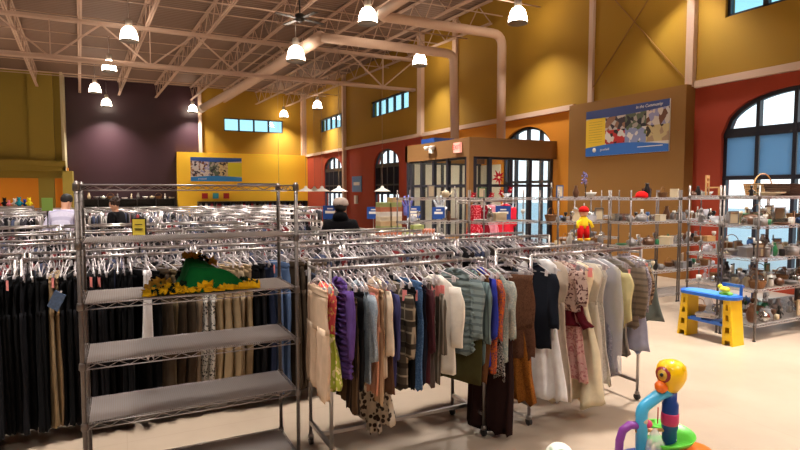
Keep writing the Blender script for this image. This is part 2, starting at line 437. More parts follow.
MB().box(.077, .083, .1, VY-.1, .05, 2.72).build('glass_pane', GLASS, vt)
MB().box(.1, VX-.01, VY-.083, VY-.077, .05, 2.72).build('reflection_panel', mat('reflection_grey', (190,184,174), .5), vt)  # added grey sheet, its colour stands in for reflections in the glazing
MB().box(0, .13, -.0, .13, 0, 2.76).build('corner_post', BROWN, vt)
MB().box(VX-.03, VX-.005, 2.53, VY-.084, .02, 2.72).box(VX-.03, VX-.005, .17, .19, .02, 2.72).build('reflection_panel', mat('reflection_grey', (190,184,174), .5), vt)  # more of the reflection grey, added over the amber wall behind the glass
MB().box(.9, 2.1, 1.2, 2.4, 2.93, 2.99).build('ceiling_light', mat('glowing_diffuser', (255,236,200), .5, emit=14), vt)  # added lamp, no fixture seen here; brightens the vestibule inside
ex = empty('exit_sign', (7.97, 12.55, 3.0), 0, 'lit red exit sign on the vestibule header near its corner', 'sign')
MB().box(-.04, .02, -.16, .16, -.12, .14).build('housing', mat('exit_face', (232,190,180), .5, emit=.5, emrgb=(255,150,130)), ex)
text('EXIT', .17, mat('exit_red', (235,30,30), .5, emit=2.5), ex, (-.045, 0, .01), (PI/2, 0, -PI/2))
el = empty('emergency_light', (7.96, 13.95, 3.02), 0, 'white twin-head emergency light on the left part of the vestibule header', 'light')
MB().box(-.03, .03, -.1, .1, -.08, .06).build('housing', WHITEP, el)
for s in (-1, 1): MB().lathe([(.01,-.05),(.07,-.02),(.09,.05),(.07,.07)], -.05, s*.16, .05, 12).build('lamp_head', WHITEP, el)
tag(MB().box(8.22, 8.9, 14.2, 15.0, 3.085, 3.42).build('storage_bin', BLUESIGN), 'flat blue bin lying on the vestibule roof', 'bin')

# ducts
DUCT = mat('duct_paint', (196,168,148), .55)
def bend(pts, r=.25):
    out = [Vector(pts[0])]
    for a, b, c in zip(pts, pts[1:], pts[2:]):
        a, b, c = map(Vector, (a, b, c)); d1 = (a-b).normalized(); d2 = (c-b).normalized()
        for k in range(6):
            t = k/5; out.append((b+d1*r)*(1-t)**2+b*2*t*(1-t)+(b+d2*r)*t**2)
    return out+[Vector(pts[-1])]
zA = 6.2
d = tag(MB().tube(bend([(5.2, 15.4, zA), (9.6, 15.4, zA), (9.6, 15.28, 3.085)]), .135, 14).build('duct', DUCT), 'round duct dropping to the vestibule roof at its left end', 'duct')
tag(MB().tube(bend([(6.3, 6.0, 6.55), (6.3, 13.95, 6.55), (10.4, 13.95, 6.55), (10.4, 13.95, 3.085)], .35), .135, 14).build('duct', DUCT), 'round duct dropping to the vestibule roof in front of the arched window', 'duct')
tg = empty('diffuser_duct', (5.2, 15.4, zA), 0, 'long wide diagonal duct ending in mid-air before the maroon wall', 'duct')
MB().tube([(0, 0, 0), (-.45, 8, 0), (-1.15, 15.6, 0)], .185, 14).build('duct_tube', DUCT, tg)
MB().tube([(-1.15, 15.6, 0), (-1.2, 16.4, 0)], .2, 14).build('duct_cap', WHITEP, tg)

# ceiling fan
fn = empty('ceiling_fan', (4.3, 14.4, 6.33), .3, 'dark ceiling fan hanging by a downrod between the joists', 'ceiling fan')
MB().tube([(0,0,.1), (0,0,1.66)], .02, 8).build('downrod', BLACKP, fn)
MB().lathe([(.03,.14),(.12,.1),(.14,.02),(.1,-.06),(.03,-.09)], n=16).build('motor', BLACKP, fn)
for k in range(4):
    a = k*PI/2
    m = MB(); m.prism([(.12,-.03),(.2,-.06),(.72,-.075),(.74,.06),(.2,.05),(.12,.03)], 'z', -.01, .006)
    m.build('blade', mat('fan_blade', (44,34,32), .5), fn, rot=a)

# ---------------------------------------------------------------- high-bay lamps
BELL = mat('glowing_bell', (255,250,240), .4, emit=BE, emrgb=(255,236,214))
def highbay_proto():
    t = empty('high_bay_lamp', (0,0,0))
    MB().tube([(0,0,.62), (0,0,1.3)], .012, 6).build('hanging_rod', CHROME, t)
    MB().lathe([(.09,.38),(.1,.42),(.1,.6),(.05,.64)], n=12).build('ballast_housing', mat('ballast_grey', (190,180,170), .5), t)
    MB().lathe([(.1,.40),(.15,.37),(.2,.3),(.235,.18),(.255,.06),(.26,0),(.25,-.005),(.03,.0)], n=18).build('bell_shade', BELL, t)
    MB().lathe([(.26,.0),(.272,-.01),(.272,-.035),(.255,-.04),(.25,-.02)], n=18).build('rim', mat('lamp_rim', (120,115,110), .5), t)
    return t
LAMPS = [((.39,19.2), 'biggest glowing bell lamp on the left, before the maroon wall'), ((-.22,24.4), 'glowing bell lamp below and left of the biggest left-hand one'),
 ((-.89,30.0), 'glowing bell lamp right of the olive wall, second farthest of its line'), ((-.5,34.6), 'lowest glowing bell lamp over the left part of the maroon wall'),
 ((3.95,34.9), 'glowing bell lamp at the seam of the maroon and mustard walls'), ((6.17,14.3), 'glowing bell lamp cut by the top edge beside the upper duct'),
 ((4.62,15.9), 'glowing bell lamp hanging by the elbow of the diagonal duct'), ((10.0,30.3), 'glowing bell lamp above the far right corner of the hall'),
 ((9.9,18.2), 'glowing bell lamp left of the first duct drop by the mustard wall'), ((9.8,12.45), 'glowing bell lamp right of the second duct drop by the mustard wall'),
 ((9.3,34.8), 'small glowing bell lamp before the high window of the end wall')]
LH = 6.62
hb = highbay_proto()
for i, ((u, v), lb) in enumerate(LAMPS):
    o = hb if i == 0 else copy_tree(hb)
    o.location = (u, v, LH-.18 if i != 6 else 5.6); tag(o, lb, 'lamp', 'high-bay bell lamps')
    if i == 0: o.name = 'high_bay_lamp'
for (u, v) in [(.4,14.2),(.4,9.2),(.4,4.2),(.4,-1.5),(6.1,9.2),(6.1,4.0),(6.1,-1.5),(10.2,8.0),(10.0,2.5),(-4.6,19),(-4.6,9),(-4.6,3),(10,-3),(-9,30),(-9,22),(-4.6,26)]:  # unseen lamps carrying the grid on, added to light foreground and left wall
    copy_tree(hb, loc=(u, v, LH-.18), label='unseen glowing bell lamp added overhead beyond the picture edge', group='high-bay bell lamps out of view')
# the lamps' downward light
for k, (u, v) in enumerate([p for p, _ in LAMPS]+[(.4,14.2),(.4,9.2),(.4,4.2),(.4,-1.5),(6.1,9.2),(6.1,4.0),(6.1,-1.5),(10.2,8.0),(10.0,2.5),(-4.6,19),(-4.6,9),(-4.6,3),(10,-3),(-9,30),(-9,22),(-4.6,26)]):
    l = bpy.data.lights.new('lamp_light', 'AREA'); l.shape = 'DISK'; l.size = .44; l.energy = LE*(.3 if k in (8, 9, 18) else .55 if k in (12, 13, 14) else .6 if k in (4, 7, 10) else 1); l.color = LCOL; l.spread = math.radians(112)
    o = bpy.data.objects.new('lamp_light', l); C.objects.link(o); o.location = (u, v, LH-.25 if k != 6 else 5.53)

# white shallow pendants over the tills
pd = empty('pendant_lamp', (0,0,0))
MB().lathe([(.02,.2),(.05,.18),(.07,.12),(.26,.03),(.3,0),(.29,-.005),(.02,.1)], n=18).build('shade', WHITEP, pd)
MB().tube([(0,0,.2), (0,0,6.1)], .006, 5).build('cord', mat('grey_cord', (150,130,116), .7), pd)
for i, (u, v) in enumerate(((5.13,20),(6.13,20),(7.1,22),(6.75,20),(6.68,18),(8.3,18))):
    o = pd if i == 0 else copy_tree(pd)
    o.location = (u, v, 1.85)
    tag(o, ('white cone pendant on a long cord, %s') % ('first from the shelf unit', 'second from the shelf unit', 'third from the shelf unit', 'just left of the capped person', 'right above the capped person', 'in front of the arched window beside the vestibule')[i], 'pendant lamp', 'white cone pendants')

for k, u in enumerate((-3.6, -5.6, -8.0)):
    t = empty('ceiling_light', (u, 36.2, 3.0), 0, 'flat ceiling light in the orange alcove, %s from its right end' % ('first', 'second', 'third')[k], 'ceiling light')
    MB().box(-.6, .6, -.3, .3, -.06, 0).build('frame', WHITEP, t); MB().box(-.55, .55, -.25, .25, -.07, -.06).build('diffuser', mat('glowing_diffuser', (255,236,200), .5, emit=14), t)
# ---------------------------------------------------------------- garment racks
RH, RD = 1.38, .46      # rail height, rack depth
def rack_proto(L, hero=True):
    t = empty('garment_rack')
    n = 10 if hero else 6
    for y in (0, RD): MB().tube([(0, y, RH), (L, y, RH)], .0125, n).build('rail', RACKM, t)
    for x in (0, L): MB().tube([(x, 0, RH-.035), (x, RD, RH-.035)], .011, n).build('end_bar', RACKM, t)
    for x in (0, L):
        for y in (0, RD): MB().tube([(x, y, .075), (x, y, RH)], .0135, n).build('post', RACKM, t)
        MB().box(x-.012, x+.012, 0, RD, .16, .185).build('foot_bar', RACKM, t)
    MB().box(0, L, RD/2-.012, RD/2+.012, .155, .18).build('base_bar', RACKM, t)
    if hero:
        for x in (0, L):
            for y in (0, RD):
                c = MB().lathe([(.006,.055),(.022,.05),(.022,.075),(.014,.085)], x, y, 0, 10).build('caster', RACKM, t)
                MB().prism([(y+.03*math.cos(a*PI/8), .03+.03*math.sin(a*PI/8)) for a in range(16)], 'x', x-.012, x+.012).build('caster_wheel', RUBBER, c)
    return t
LA = 1.24
ra = rack_proto(LA); ra.location = (1.23, 3.49, 0)
tag(ra, 'chrome rolling garment rack at the end of the wire shelf, holding shirts and trousers', 'garment rack', 'front rolling garment racks')
rb = copy_tree(ra, loc=(2.91, 3.49, 0), label='chrome rolling garment rack at the open floor, holding long dresses', group='front rolling garment racks')
far = rack_proto(1.24, False)
ROWS = [4.98+.0, 6.35, 7.7, 9.1, 10.5, 11.9, 13.3, 14.8, 16.4, 18.2]
def row_range(v):
    u0 = -.157*v-.6
    u1 = min(4.1, .60*v) if v < 9.5 else .36*v
    return u0, u1
GAPS = [(10.5, -1.9, .5), (11.9, -1.9, .6), (7.7, 2.2, 3.3), (13.3, -.6, .5)]
first = True; NR = 0
side = ['beside the left edge', 'behind the wire shelf', 'behind the wire shelf', 'behind the front racks', 'behind the front racks']
for ri, v in enumerate(ROWS):
    u0, u1 = row_range(v); n = int((u1-u0)/1.28)
    if ri == 0: u0 = -1.95; n = 5
    for k in range(n):
        u = u0+k*1.28
        if any(v == gv and u < gb and u+1.24 > ga for gv, ga, gb in GAPS): continue
        o = far if first else copy_tree(far); first = False
        o.location = (u, v, 0)
        lab = ('chrome garment rack, %s from the left in row %s behind the wire shelf' % (('first','second','third','fourth','fifth','sixth','seventh','eighth')[min(k,7)], ('one','two','three','four','five','six','seven','eight','nine','ten')[ri]))
        tag(o, lab, 'garment rack', 'garment racks in the rows')
RA_V = 3.49; RC_V = 4.98

# ---------------------------------------------------------------- hangers and garments
def hanger_mesh(wd=.38, r=.005, n=5, clips=False, low=False):
    m = MB()
    hk = [(0, -.016*math.cos(a), .017+.0*a+.016*math.sin(a)-.017) for a in [i*PI/6-.3 for i in range(8)]] if 0 else \
         [(0, .0185*math.cos(t), .0185*math.sin(t)) for t in [(-20+i*32)*PI/180 for i in range(8)]]
    hk += [(0, 0, -.03), (0, 0, -.055)]
    m.tube(hk, .0026, 4)
    h = wd/2
    m.tube([(0, -h, -.118), (0, -h*.8, -.098), (0, -.05, -.062), (0, 0, -.055), (0, .05, -.062), (0, h*.8, -.098), (0, h, -.118)], [r*.9, r, r*1.2, r*1.3, r*1.2, r, r*.9], n)
    m.tube([(0, -h, -.118), (0, h, -.118)], r*.8, 4)
    for y in (-h*.78, h*.78): m.box(-.009, .009, y-.011, y+.011, -.142, -.1)
    m.box(-.007, .007, -.012, .012, -.07, -.035)
    return m.build('hanger', PLAST)
HVAR = []
for wd_, r_, mt_ in ((.38, .0036, PLAST), (.36, .0045, PLAST), (.4, .0036, PLAST2), (.33, .004, PLAST), (.37, .004, PLAST2)):
    HM = hanger_mesh(wd_, r_); HM.data.materials[0] = mt_; HVAR.append(HM.data); bpy.data.objects.remove(HM)
RH_ = random.Random(99)
HB = hanger_mesh(.34, .005); HB.data.materials[0] = BLACKP; HBM = HB.data; bpy.data.objects.remove(HB)

def sgn(x, p): return math.copysign(abs(x)**p, x)
def cloth(m, prof, seed, N=26, folds=4, amp=.02, hem=.012, ruffle=0, tiers=0, closed=True):
    """prof: (z, y centre, half width, half thickness) from top to bottom"""
    R = random.Random(seed); ph = R.uniform(0, 6); dr = R.uniform(-3, 3); k = folds*PI; ph2 = R.uniform(0, 6)
    z0, z1 = prof[0][0], prof[-1][0]; vs = []
    # resample
    M = max(8, int(abs(z1-z0)/.045)) if not tiers else tiers*4; rows = []
    for i in range(M+1):
        z = z0+(z1-z0)*i/M
        for a, b in zip(prof, prof[1:]):
            if b[0] <= z <= a[0] or b is prof[-1]:
                t = 0 if a[0] == b[0] else (a[0]-z)/(a[0]-b[0]); t = max(0, min(1, t)); break
        rows.append((z,)+tuple(a[j]*(1-t)+b[j]*t for j in (1, 2, 3)))
    for i, (z, yc, hw, th) in enumerate(rows):
        f = i/M; A = amp*(.25+f)
        tt = th
        if tiers: tt = th*(.75+1.1*((f*tiers) % 1)); 
        for j in range(N):
            a = 2*PI*j/N; cy, sx = math.cos(a), math.sin(a)
            y = sgn(cy, .75)*hw
            s = y/max(hw, .01)
            wv = A*math.sin(k*s+ph+dr*f)+A*.5*math.sin(1.9*k*s+ph2-dr*f)
            x = tt*sgn(sx, .8)+wv*(1-abs(cy)**6*.4)
            if tiers: x += .01*math.sin(15*s+9*f*tiers); y += .11/tiers*math.sin(2*PI*f*tiers+5*s)
            zz = z+hem*f*f*(math.sin(2.3*k*s+ph)+math.sin(1.1*k*s+ph2))
            if f > 0: y += .008*math.sin(7*f+ph2)
            vs.append((x, yc+y, zz))
    K = len(rows)
    fs = [(i*N+j, (i+1)*N+j, (i+1)*N+(j+1) % N, i*N+(j+1) % N) for i in range(K-1) for j in range(N)]
    fs += [tuple(range(N)), tuple((K-1)*N+j for j in range(N-1, -1, -1))]
    m.add(vs, fs, True)
    return m
def add_hanger(t, black=False):
    o = bpy.data.objects.new('hanger', HBM if black else RH_.choice(HVAR)); C.objects.link(o); o.parent = t
    o.rotation_euler = (RH_.uniform(-.1, .1), 0, RH_.uniform(-.15, .15))
    return o
def add_tag(t, z, m=None, y=-.17, s=1.0, x=-.02):
    MB().box(x-.002, x, y-.03*s, y+.005*s, z-.085*s, z-.01).build('price_tag', m or PINKTAG, t, rot=(0, 0, .5))

def garment(kind, mt, zt, zb, w=.4, th=.016, seed=0, mt2=None, folds=4, amp=.016, tiers=0, black=False, taper=1.0, tagm=None, flare=1.0, parts=True):
    """a garment hanging from the origin (the rail's axis); zt, zb are below it. returns the empty."""
    t = empty(kind); h = w/2; hem = .012
    if kind in ('trousers', 'jeans'):
        cr = zt-.28
        if zb < zt-.45 and parts:
            cloth(MB(), [(zt-.0, 0, h*.9, th), (zt-.045, 0, h*.92, th)], seed, folds=1, amp=.003, hem=0).build('waistband', mt2 or mt, t)
            cloth(MB(), [(zt-.04, 0, h*.9, th), (cr, 0, h, th*1.15)], seed, folds=folds, amp=amp*.5, hem=0).build('seat', mt, t)
            for s in (-1, 1):
                cloth(MB(), [(cr+.03, s*h*.5, h*.49, th*1.2), ((cr+zb)/2, s*h*.52, h*.42*taper, th*1.1), (zb+.02*s, s*h*.5, h*.36*taper, th*1.1)], seed+s, folds=2, amp=amp, hem=hem).build('leg', mt, t)
        else:
            cloth(MB(), [(zt, 0, h*.9, th), (zb, 0, h, th)], seed, folds=folds, amp=amp).build('seat', mt, t)
    elif kind in ('shirt', 'jacket', 'blouse', 'sweater'):
        cloth(MB(), [(zt+.035, 0, .05, th*.9), (zt, 0, h*.55, th), (zt-.05, 0, h*.88, th), (zt-.2, 0, h*.84, th*1.2), (zb, 0, h*.9*flare, th*1.2)], seed, folds=folds, amp=amp, tiers=tiers).build('body', mt, t)
        sl = min(.46, (zt-zb)*.85)
        for s in (-1, 1):
            cloth(MB(), [(zt-.035, s*h*.84, .05, th), (zt-.12, s*h*.95, .06, th*1.2), (zt-sl, s*h*.98, .045, th*1.1)], seed+3*s, N=14, folds=1, amp=amp*.7).build('sleeve', mt2 or mt, t)
        if kind != 'sweater':
            MB().tube([(-th*.7, -.05, zt+.02), (-th*1.3, 0, zt-.005), (-th*.7, .05, zt+.02), (th*.7, .05, zt+.025), (th*.7, -.05, zt+.025), (-th*.7, -.05, zt+.02)], .008, 5).build('collar', mt2 or mt, t)
    elif kind in ('dress', 'gown', 'nightgown'):
        wz = zt-.32
        cloth(MB(), [(zt+.02, 0, h*.45, th*.8), (zt-.04, 0, h*.8, th), (zt-.18, 0, h*.72, th*1.1), (wz, 0, h*.6, th)], seed, folds=3, amp=amp*.5, hem=0).build('bodice', mt, t)
        cloth(MB(), [(wz+.02, 0, h*.6, th), ((wz+zb)/2, 0, h*.85*flare, th*1.6), (zb, 0, h*1.05*flare, th*2.0)], seed+1, N=40, folds=folds, amp=amp*1.3, hem=.02, tiers=tiers).build('skirt_panel', mt2 or mt, t)
    elif kind == 'skirt':
        cloth(MB(), [(zt, 0, h*.75, th), (zt-.04, 0, h*.76, th)], seed, folds=1, amp=.002, hem=0).build('waistband', mt2 or mt, t)
        cloth(MB(), [(zt-.035, 0, h*.76, th), (zt-.15, 0, h*.92, th*1.3), (zb, 0, h*flare, th*1.7)], seed, N=36, folds=folds, amp=amp, tiers=tiers, hem=.015).build('skirt_panel', mt, t)
    elif kind == 'scarf':
        cloth(MB(), [(zt, 0, h*.4, th), (zb, 0, h*.45, th)], seed, folds=folds, amp=amp, hem=.03).build('panel', mt, t)
    add_hanger(t, black)
    if tagm: add_tag(t, zt, tagm)
    return t

# front racks: name, near-edge u, top z, bottom z, kind, colour, pattern, colour2, extras, label
K = dict
F = [
 (1.14,1.27,.58,'trousers',(205,178,152),'plain',None,K(th=.02,amp=.006,hw=.42,taper=1.25),'cream trousers at the shelf end of the front rack, wide face showing'),
 (1.165,1.26,.58,'scarf',(226,138,96),'plain',None,K(th=.008),'thin peach cloth between cream trousers and the flowered dress'),
 (1.215,1.27,.62,'dress',(222,92,96),'floral',(236,214,120),K(th=.016,lower=((176,186,70),'floral',(238,226,170)),yaw=.08),'coral and lime flowered dress beside the purple ruffled blouse'),
 (1.30,1.29,.68,'blouse',(92,66,132),'plain',None,K(tiers=18,th=.018,amp=.012,yaw=.05),'purple ruffled blouse near the shelf end of the front rack'),
 (1.345,1.20,.46,'trousers',(78,58,40),'stripe',(40,30,24),K(th=.014),'striped brown trousers just right of the purple ruffles'),
 (1.39,1.24,.60,'trousers',(22,20,22),'plain',None,K(th=.014,tagm=1),'black trousers with a pink tag left of the grey-blue denim shirt'),
 (1.455,1.25,.61,'shirt',(142,154,166),'print',(170,180,188),K(th=.014,yaw=.12),'pale grey-blue denim shirt on the front rack'),
 (1.495,1.25,.56,'trousers',(196,138,110),'plain',None,K(th=.012,tagm=1),'peach trousers right of the grey-blue denim shirt'),
 (1.53,1.24,.5,'trousers',(190,160,128),'stripe',(150,116,88),K(th=.012),'tan striped trousers between peach and cream ones'),
 (1.565,1.27,.63,'shirt',(222,202,178),'plain',None,K(th=.012),'cream shirt in the middle of the first front rack'),
 (1.595,1.2,.53,'skirt',(92,64,48),'plain',None,K(th=.012),'chocolate skirt showing low below the cream shirt'),
 (1.625,1.24,.60,'shirt',(62,62,104),'plain',None,K(th=.013,tagm=1),'dusty navy shirt left of the plaid coat'),
 (1.725,1.23,.53,'jacket',(74,64,54),'plaid',(150,136,116),K(th=.026,yaw=.22,amp=.008,tagm=1),'dark plaid coat with pale window checks'),
 (1.77,1.24,.56,'trousers',(18,18,20),'plain',None,K(th=.014),'black trousers between the plaid coat and blue jeans'),
 (1.82,1.27,.55,'jeans',(62,92,132),'print',(90,120,158),K(th=.016),'mid-blue jeans right of the plaid coat'),
 (1.85,1.25,.57,'trousers',(30,30,42),'plain',None,K(th=.012,tagm=1),'navy-black trousers right of the blue jeans'),
 (1.885,1.25,.56,'shirt',(70,34,40),'plain',None,K(th=.012,tagm=1),'dark maroon shirt on the front rack'),
 (1.92,1.25,.56,'trousers',(82,70,66),'stripe',(120,108,100),K(th=.012,tagm=1),'grey-brown striped trousers right of the maroon shirt'),
 (1.97,1.22,.54,'shirt',(88,80,70),'stripe',(150,140,128),K(th=.014),'taupe striped shirt left of the long white shirt'),
 (2.12,1.25,.58,'shirt',(228,220,208),'plain',None,K(th=.02,yaw=.42,amp=.01),'long white shirt turned to show its face'),
 (2.29,1.29,.71,'blouse',(128,142,142),'hstripe',(98,110,112),K(th=.016,yaw=.4,tiers=15,amp=.012),'grey-teal ruffled blouse turned to show its face'),
 (2.325,1.26,.49,'skirt',(66,62,34),'plain',None,K(th=.012,yaw=.38,amp=.006),'olive green skirt hanging low beneath the ruffled blouse'),
 (2.345,1.27,.62,'shirt',(110,128,128),'stripe',(80,92,96),K(th=.012,yaw=.05),'teal striped shirt right of the ruffled blouse'),
 (2.375,1.28,.50,'trousers',(104,66,40),'plain',None,K(th=.012),'rust-brown trousers left of the bright blue top'),
 (2.405,1.29,.59,'shirt',(52,60,156),'plain',None,K(th=.012),'bright blue shirt left of the orange printed blouse'),
 (2.455,1.28,.54,'blouse',(196,98,44),'print',(70,50,90),K(th=.016,yaw=.12),'orange and purple printed blouse'),
 (2.5,1.26,.52,'dress',(40,38,42),'print',(190,184,176),K(th=.014),'black and white printed dress right of the orange blouse'),
 (2.57,1.26,.60,'shirt',(150,162,158),'print',(200,196,180),K(th=.014,yaw=.14),'pale sage patterned shirt by the rack end post'),
]
G = [
 (2.62,1.24,.05,'skirt',(40,22,20),'plain',None,K(th=.03,yaw=.45,flare=1.0,amp=.02,rack=1),'very long dark brown skirt reaching almost to the floor between the racks'),
 (2.85,1.25,.83,'trousers',(98,66,48),'print',(74,48,36),K(th=.026,yaw=.75,hw=.46,amp=.008),'folded brown corduroy trousers turned to face the open floor'),
 (2.86,1.2,.60,'skirt',(92,60,44),'print',(70,44,32),K(th=.02,yaw=.7,hw=.42,amp=.008),'second brown corduroy piece showing just below the folded one'),
 (2.86,1.2,.26,'dress',(150,92,34),'print',(110,62,20),K(th=.022,yaw=.62,tiers=0,amp=.02),'golden brown crushed velvet dress hanging below the folded corduroy trousers'),
 (2.97,1.29,.66,'blouse',(26,30,40),'plain',None,K(th=.018,yaw=.15),'navy-black blouse left of the long white gown'),
 (3.12,1.33,.24,'gown',(236,232,232),'plain',None,K(th=.024,yaw=.62,flare=1.2,amp=.022),'long plain white gown on the second rack'),
 (3.17,1.3,.22,'dress',(196,178,160),'plain',None,K(th=.014,yaw=.2,amp=.014),'beige dress just behind the long white gown'),
 (3.27,1.29,.93,'blouse',(196,168,156),'floral',(96,62,62),K(th=.02,yaw=.3),'pale printed blouse above the maroon satin skirt'),
 (3.375,1.17,.80,'skirt',(84,14,26),'plain',None,K(th=.05,yaw=.5,flare=1.25,amp=.03,top=.99),'maroon satin skirt puffing out under the printed blouse'),
 (3.33,1.28,.36,'dress',(206,160,152),'floral',(176,110,112),K(th=.016,yaw=.22,tagm=1),'rose pink patterned dress'),
 (3.46,1.28,.14,'gown',(226,212,180),'plain',None,K(th=.03,yaw=.45,flare=1.35,amp=.04),'ivory billowing gown, the longest on the second rack'),
 (3.53,1.27,.22,'gown',(214,204,188),'plain',None,K(th=.016,yaw=.2),'ivory satin gown right of the billowing one'),
 (3.58,1.26,.3,'dress',(204,196,186),'print',(226,220,210),K(th=.014,yaw=.15),'off-white lace dress left of the wrapped one'),
 (3.73,1.28,.34,'dress',(112,112,126),'print',(160,158,168),K(th=.022,yaw=.5,film=1,amp=.02),'grey-blue lace dress in a clear plastic cover'),
 (3.78,1.24,.72,'blouse',(214,202,150),'plain',None,K(th=.012,yaw=.3,tagm=1),'pale yellow blouse peeking past the plastic cover'),
 (3.82,1.28,.5,'dress',(132,122,112),'plain',None,K(th=.014,yaw=.2),'mushroom grey dress right of the plastic cover'),
 (3.96,1.28,.72,'jacket',(136,122,108),'hstripe',(112,100,90),K(th=.022,yaw=.35,amp=.014),'taupe knitted jacket turned to show its side'),
 (3.99,1.28,.80,'blouse',(120,112,122),'print',(190,184,190),K(th=.014,yaw=.3,tagm=1),'lilac and white patterned blouse behind the taupe jacket'),
 (4.03,1.28,.86,'blouse',(168,140,112),'floral',(90,70,60),K(th=.014,yaw=.3),'tan flowered blouse near the end of the second rack'),
 (4.06,1.26,.5,'dress',(176,176,200),'plain',None,K(th=.014,yaw=.3),'lavender dress hanging below the grey-green skirt'),
 (4.22,1.29,.78,'skirt',(104,112,108),'plain',None,K(th=.026,yaw=.85,hw=.46,flare=1.35,amp=.016),'grey-green flared skirt at the open-floor end of the second rack'),
]
def put(e, i, railv=RA_V):
    un, zt, zb, kind, rgb, pat, rgb2, ex, lab = e
    yaw = ex.get('yaw', 0); sc = {'floral': 1.3, 'print': 1.6}.get(pat, 1)
    m1 = fab(rgb, pat, rgb2 or (240,230,210), sc); m2 = None
    if 'lower' in ex: m2 = fab(*ex['lower'])
    g = garment(kind, m1, (ex.get('top') or zt)-RH, zb-RH, w=ex.get('hw', .4), th=ex.get('th', .016)*.9, seed=i*13+5, mt2=m2, tiers=ex.get('tiers', 0),
                folds=2+i % 3, amp=ex.get('amp', .012), taper=ex.get('taper', 1), flare=ex.get('flare', 1), tagm=PINKTAG if ex.get('tagm') else None)
    g.location = (un-.2*math.tan(yaw), railv, RH); g.rotation_euler = (0, 0, yaw)
    tag(g, lab, kind)
    g.location.x += 0
    if ex.get('film'):
        cloth(MB(), [(-.06, 0, .06, .02), (-.13, 0, .2, .035), (-.5, 0, .22, .045), (zb-RH+.02, 0, .23, .05)], 77, folds=5, amp=.01).build('plastic_cover', FILM, g)
    return g
for i, e in enumerate(F): put(e, i)
for i, e in enumerate(G): put(e, i+50)
# floral trousers with dark clover marks on the low bar
t = empty('trousers', (1.62, 3.66, .62), .5, 'pale trousers printed with dark clovers, hanging lowest below the first rack', 'trousers')
cf = fab((196,182,164), 'dots', (60,48,44), 1.15)
for k, y in enumerate((-.1, .0, .1)): cloth(MB(), [(0, y*.6, .04, .018), (-.4-.08*(k == 1), y*1.2, .07, .022)], 300+k, folds=2, amp=.014).build('leg' if k else 'panel', cf, t)
MB().tube([(0, 0, .76), (0, 0, .0)], .0035, 5).build('hanger', PLAST, t)
# garments on the hidden rear rails of the two front racks
dark = [(24,24,28), (60,54,50), (120,110,100), (44,50,66), (150,140,130), (70,40,40), (90,84,72), (30,30,34)]
pro = [garment(k, fab(c), -.11, -.75, seed=400+i, amp=.012, folds=3) for i, (k, c) in enumerate(zip(['trousers','shirt','shirt','trousers','blouse','shirt','trousers','shirt'], dark))]
for p in pro: p['used'] = 0
RV = random.Random(17)
def reuse(p, loc, rz, lab, cat, grp):
    if not p['used']: p['used'] = 1; o = p
    else: o = copy_tree(p)
    o.location = loc; o.rotation_euler = (RV.uniform(-.05, .05), 0, rz); tag(o, lab, cat, grp)
    for ch in o.children:
        if ch.name.startswith('hanger'): ch.rotation_euler = (RV.uniform(-.1, .1), 0, RV.uniform(-.16, .16)); ch.data = RV.choice(HVAR)
    return o
R = random.Random(3)
for base in (1.29, 2.97):
    for k in range(26):
        p = pro[R.randrange(8)]
        reuse(p, (base+k*.0455, RA_V+RD, RH), R.uniform(-.06, .06), 'garment on the rear rail of the %s front rack' % ('first' if base < 2 else 'second'), 'clothing', 'clothes on the rear rails of the front racks')

# the long row behind the wire shelf: full-length trousers
LONG = [('black', (10,10,13)), ('charcoal', (20,19,23)), ('black', (13,12,14)), ('dark brown', (66,54,42)), ('khaki', (150,128,98)), ('taupe', (124,106,88)), ('navy', (26,32,52)),
        ('grey', (92,86,84)), ('light khaki', (176,156,128)), ('faded blue denim', (84,104,138)), ('white print', (200,196,190)), ('olive brown', (92,78,56))]
lp = []
for i, (n, c) in enumerate(LONG):
    m = fab(c, 'print' if n == 'white print' else ('stripe' if i == 2 else 'plain'), (40,38,42) if n == 'white print' else (24,22,26), 1)
    lp.append(garment('jeans' if 'denim' in n else 'trousers', m, -.12, -1.24, w=.42, th=.017, seed=500+i, amp=.011, folds=3, tagm=None)); lp[-1]['used'] = 0
R = random.Random(11)
def pick(u):
    if -.5 < u < -.44: return 4
    if u < .22: return R.choice([0,0,0,1,0,2,1,0,0])
    if u < .45: return R.choice([3,11,3])
    if u < .6: return R.choice([1,10,7,5])
    if u < .8: return R.choice([5,4,11,4])
    if u < .95: return R.choice([8,5,8,4])
    if u < 1.05: return R.choice([0,1])
    if u < 1.15: return R.choice([6,2])
    if u < 1.3: return 9
    if u < 1.6: return R.choice([5,4,5,3])
    return R.choice([0,1,2,3,5,6,7,10,11])
u = -1.85; k = 0
while u < 1.62:
    j = pick(u); n = LONG[j][0]
    wh = 'left of the wire shelf' if u < -.62 else ('behind the left half of the wire shelf' if u < .4 else 'behind the right half of the wire shelf')
    yw = R.uniform(-.06, .06) if u < .1 else .38+.2*math.sin(u*4)+R.uniform(-.03, .03)
    g = reuse(lp[j], (u, RC_V, RH), yw, '%s long trousers %s' % (n, wh), 'trousers', '%s trousers %s' % (n, wh))
    if k % 7 == 3 and u < -.1: add_tag(g, -.12, PINKTAG, y=-.2, s=1.0, x=-.03); g['label'] = 'pink-tagged '+g['label']; g['group'] = 'pink-tagged '+g['group']
    k += 1
    u += R.uniform(.036, .05) if u < .1 else R.uniform(.055, .075)
# a blue and white printed card and a green tag clipped among the black trousers
tg_ = tag(MB().box(-.05, .05, -.002, .002, -.13, 0).build('size_tag', mat('green_tag', (60,140,80), .6), loc=(-.36, 4.72, 1.26)), 'green square tag clipped among black trousers left of the wire shelf', 'tag') if 0 else None

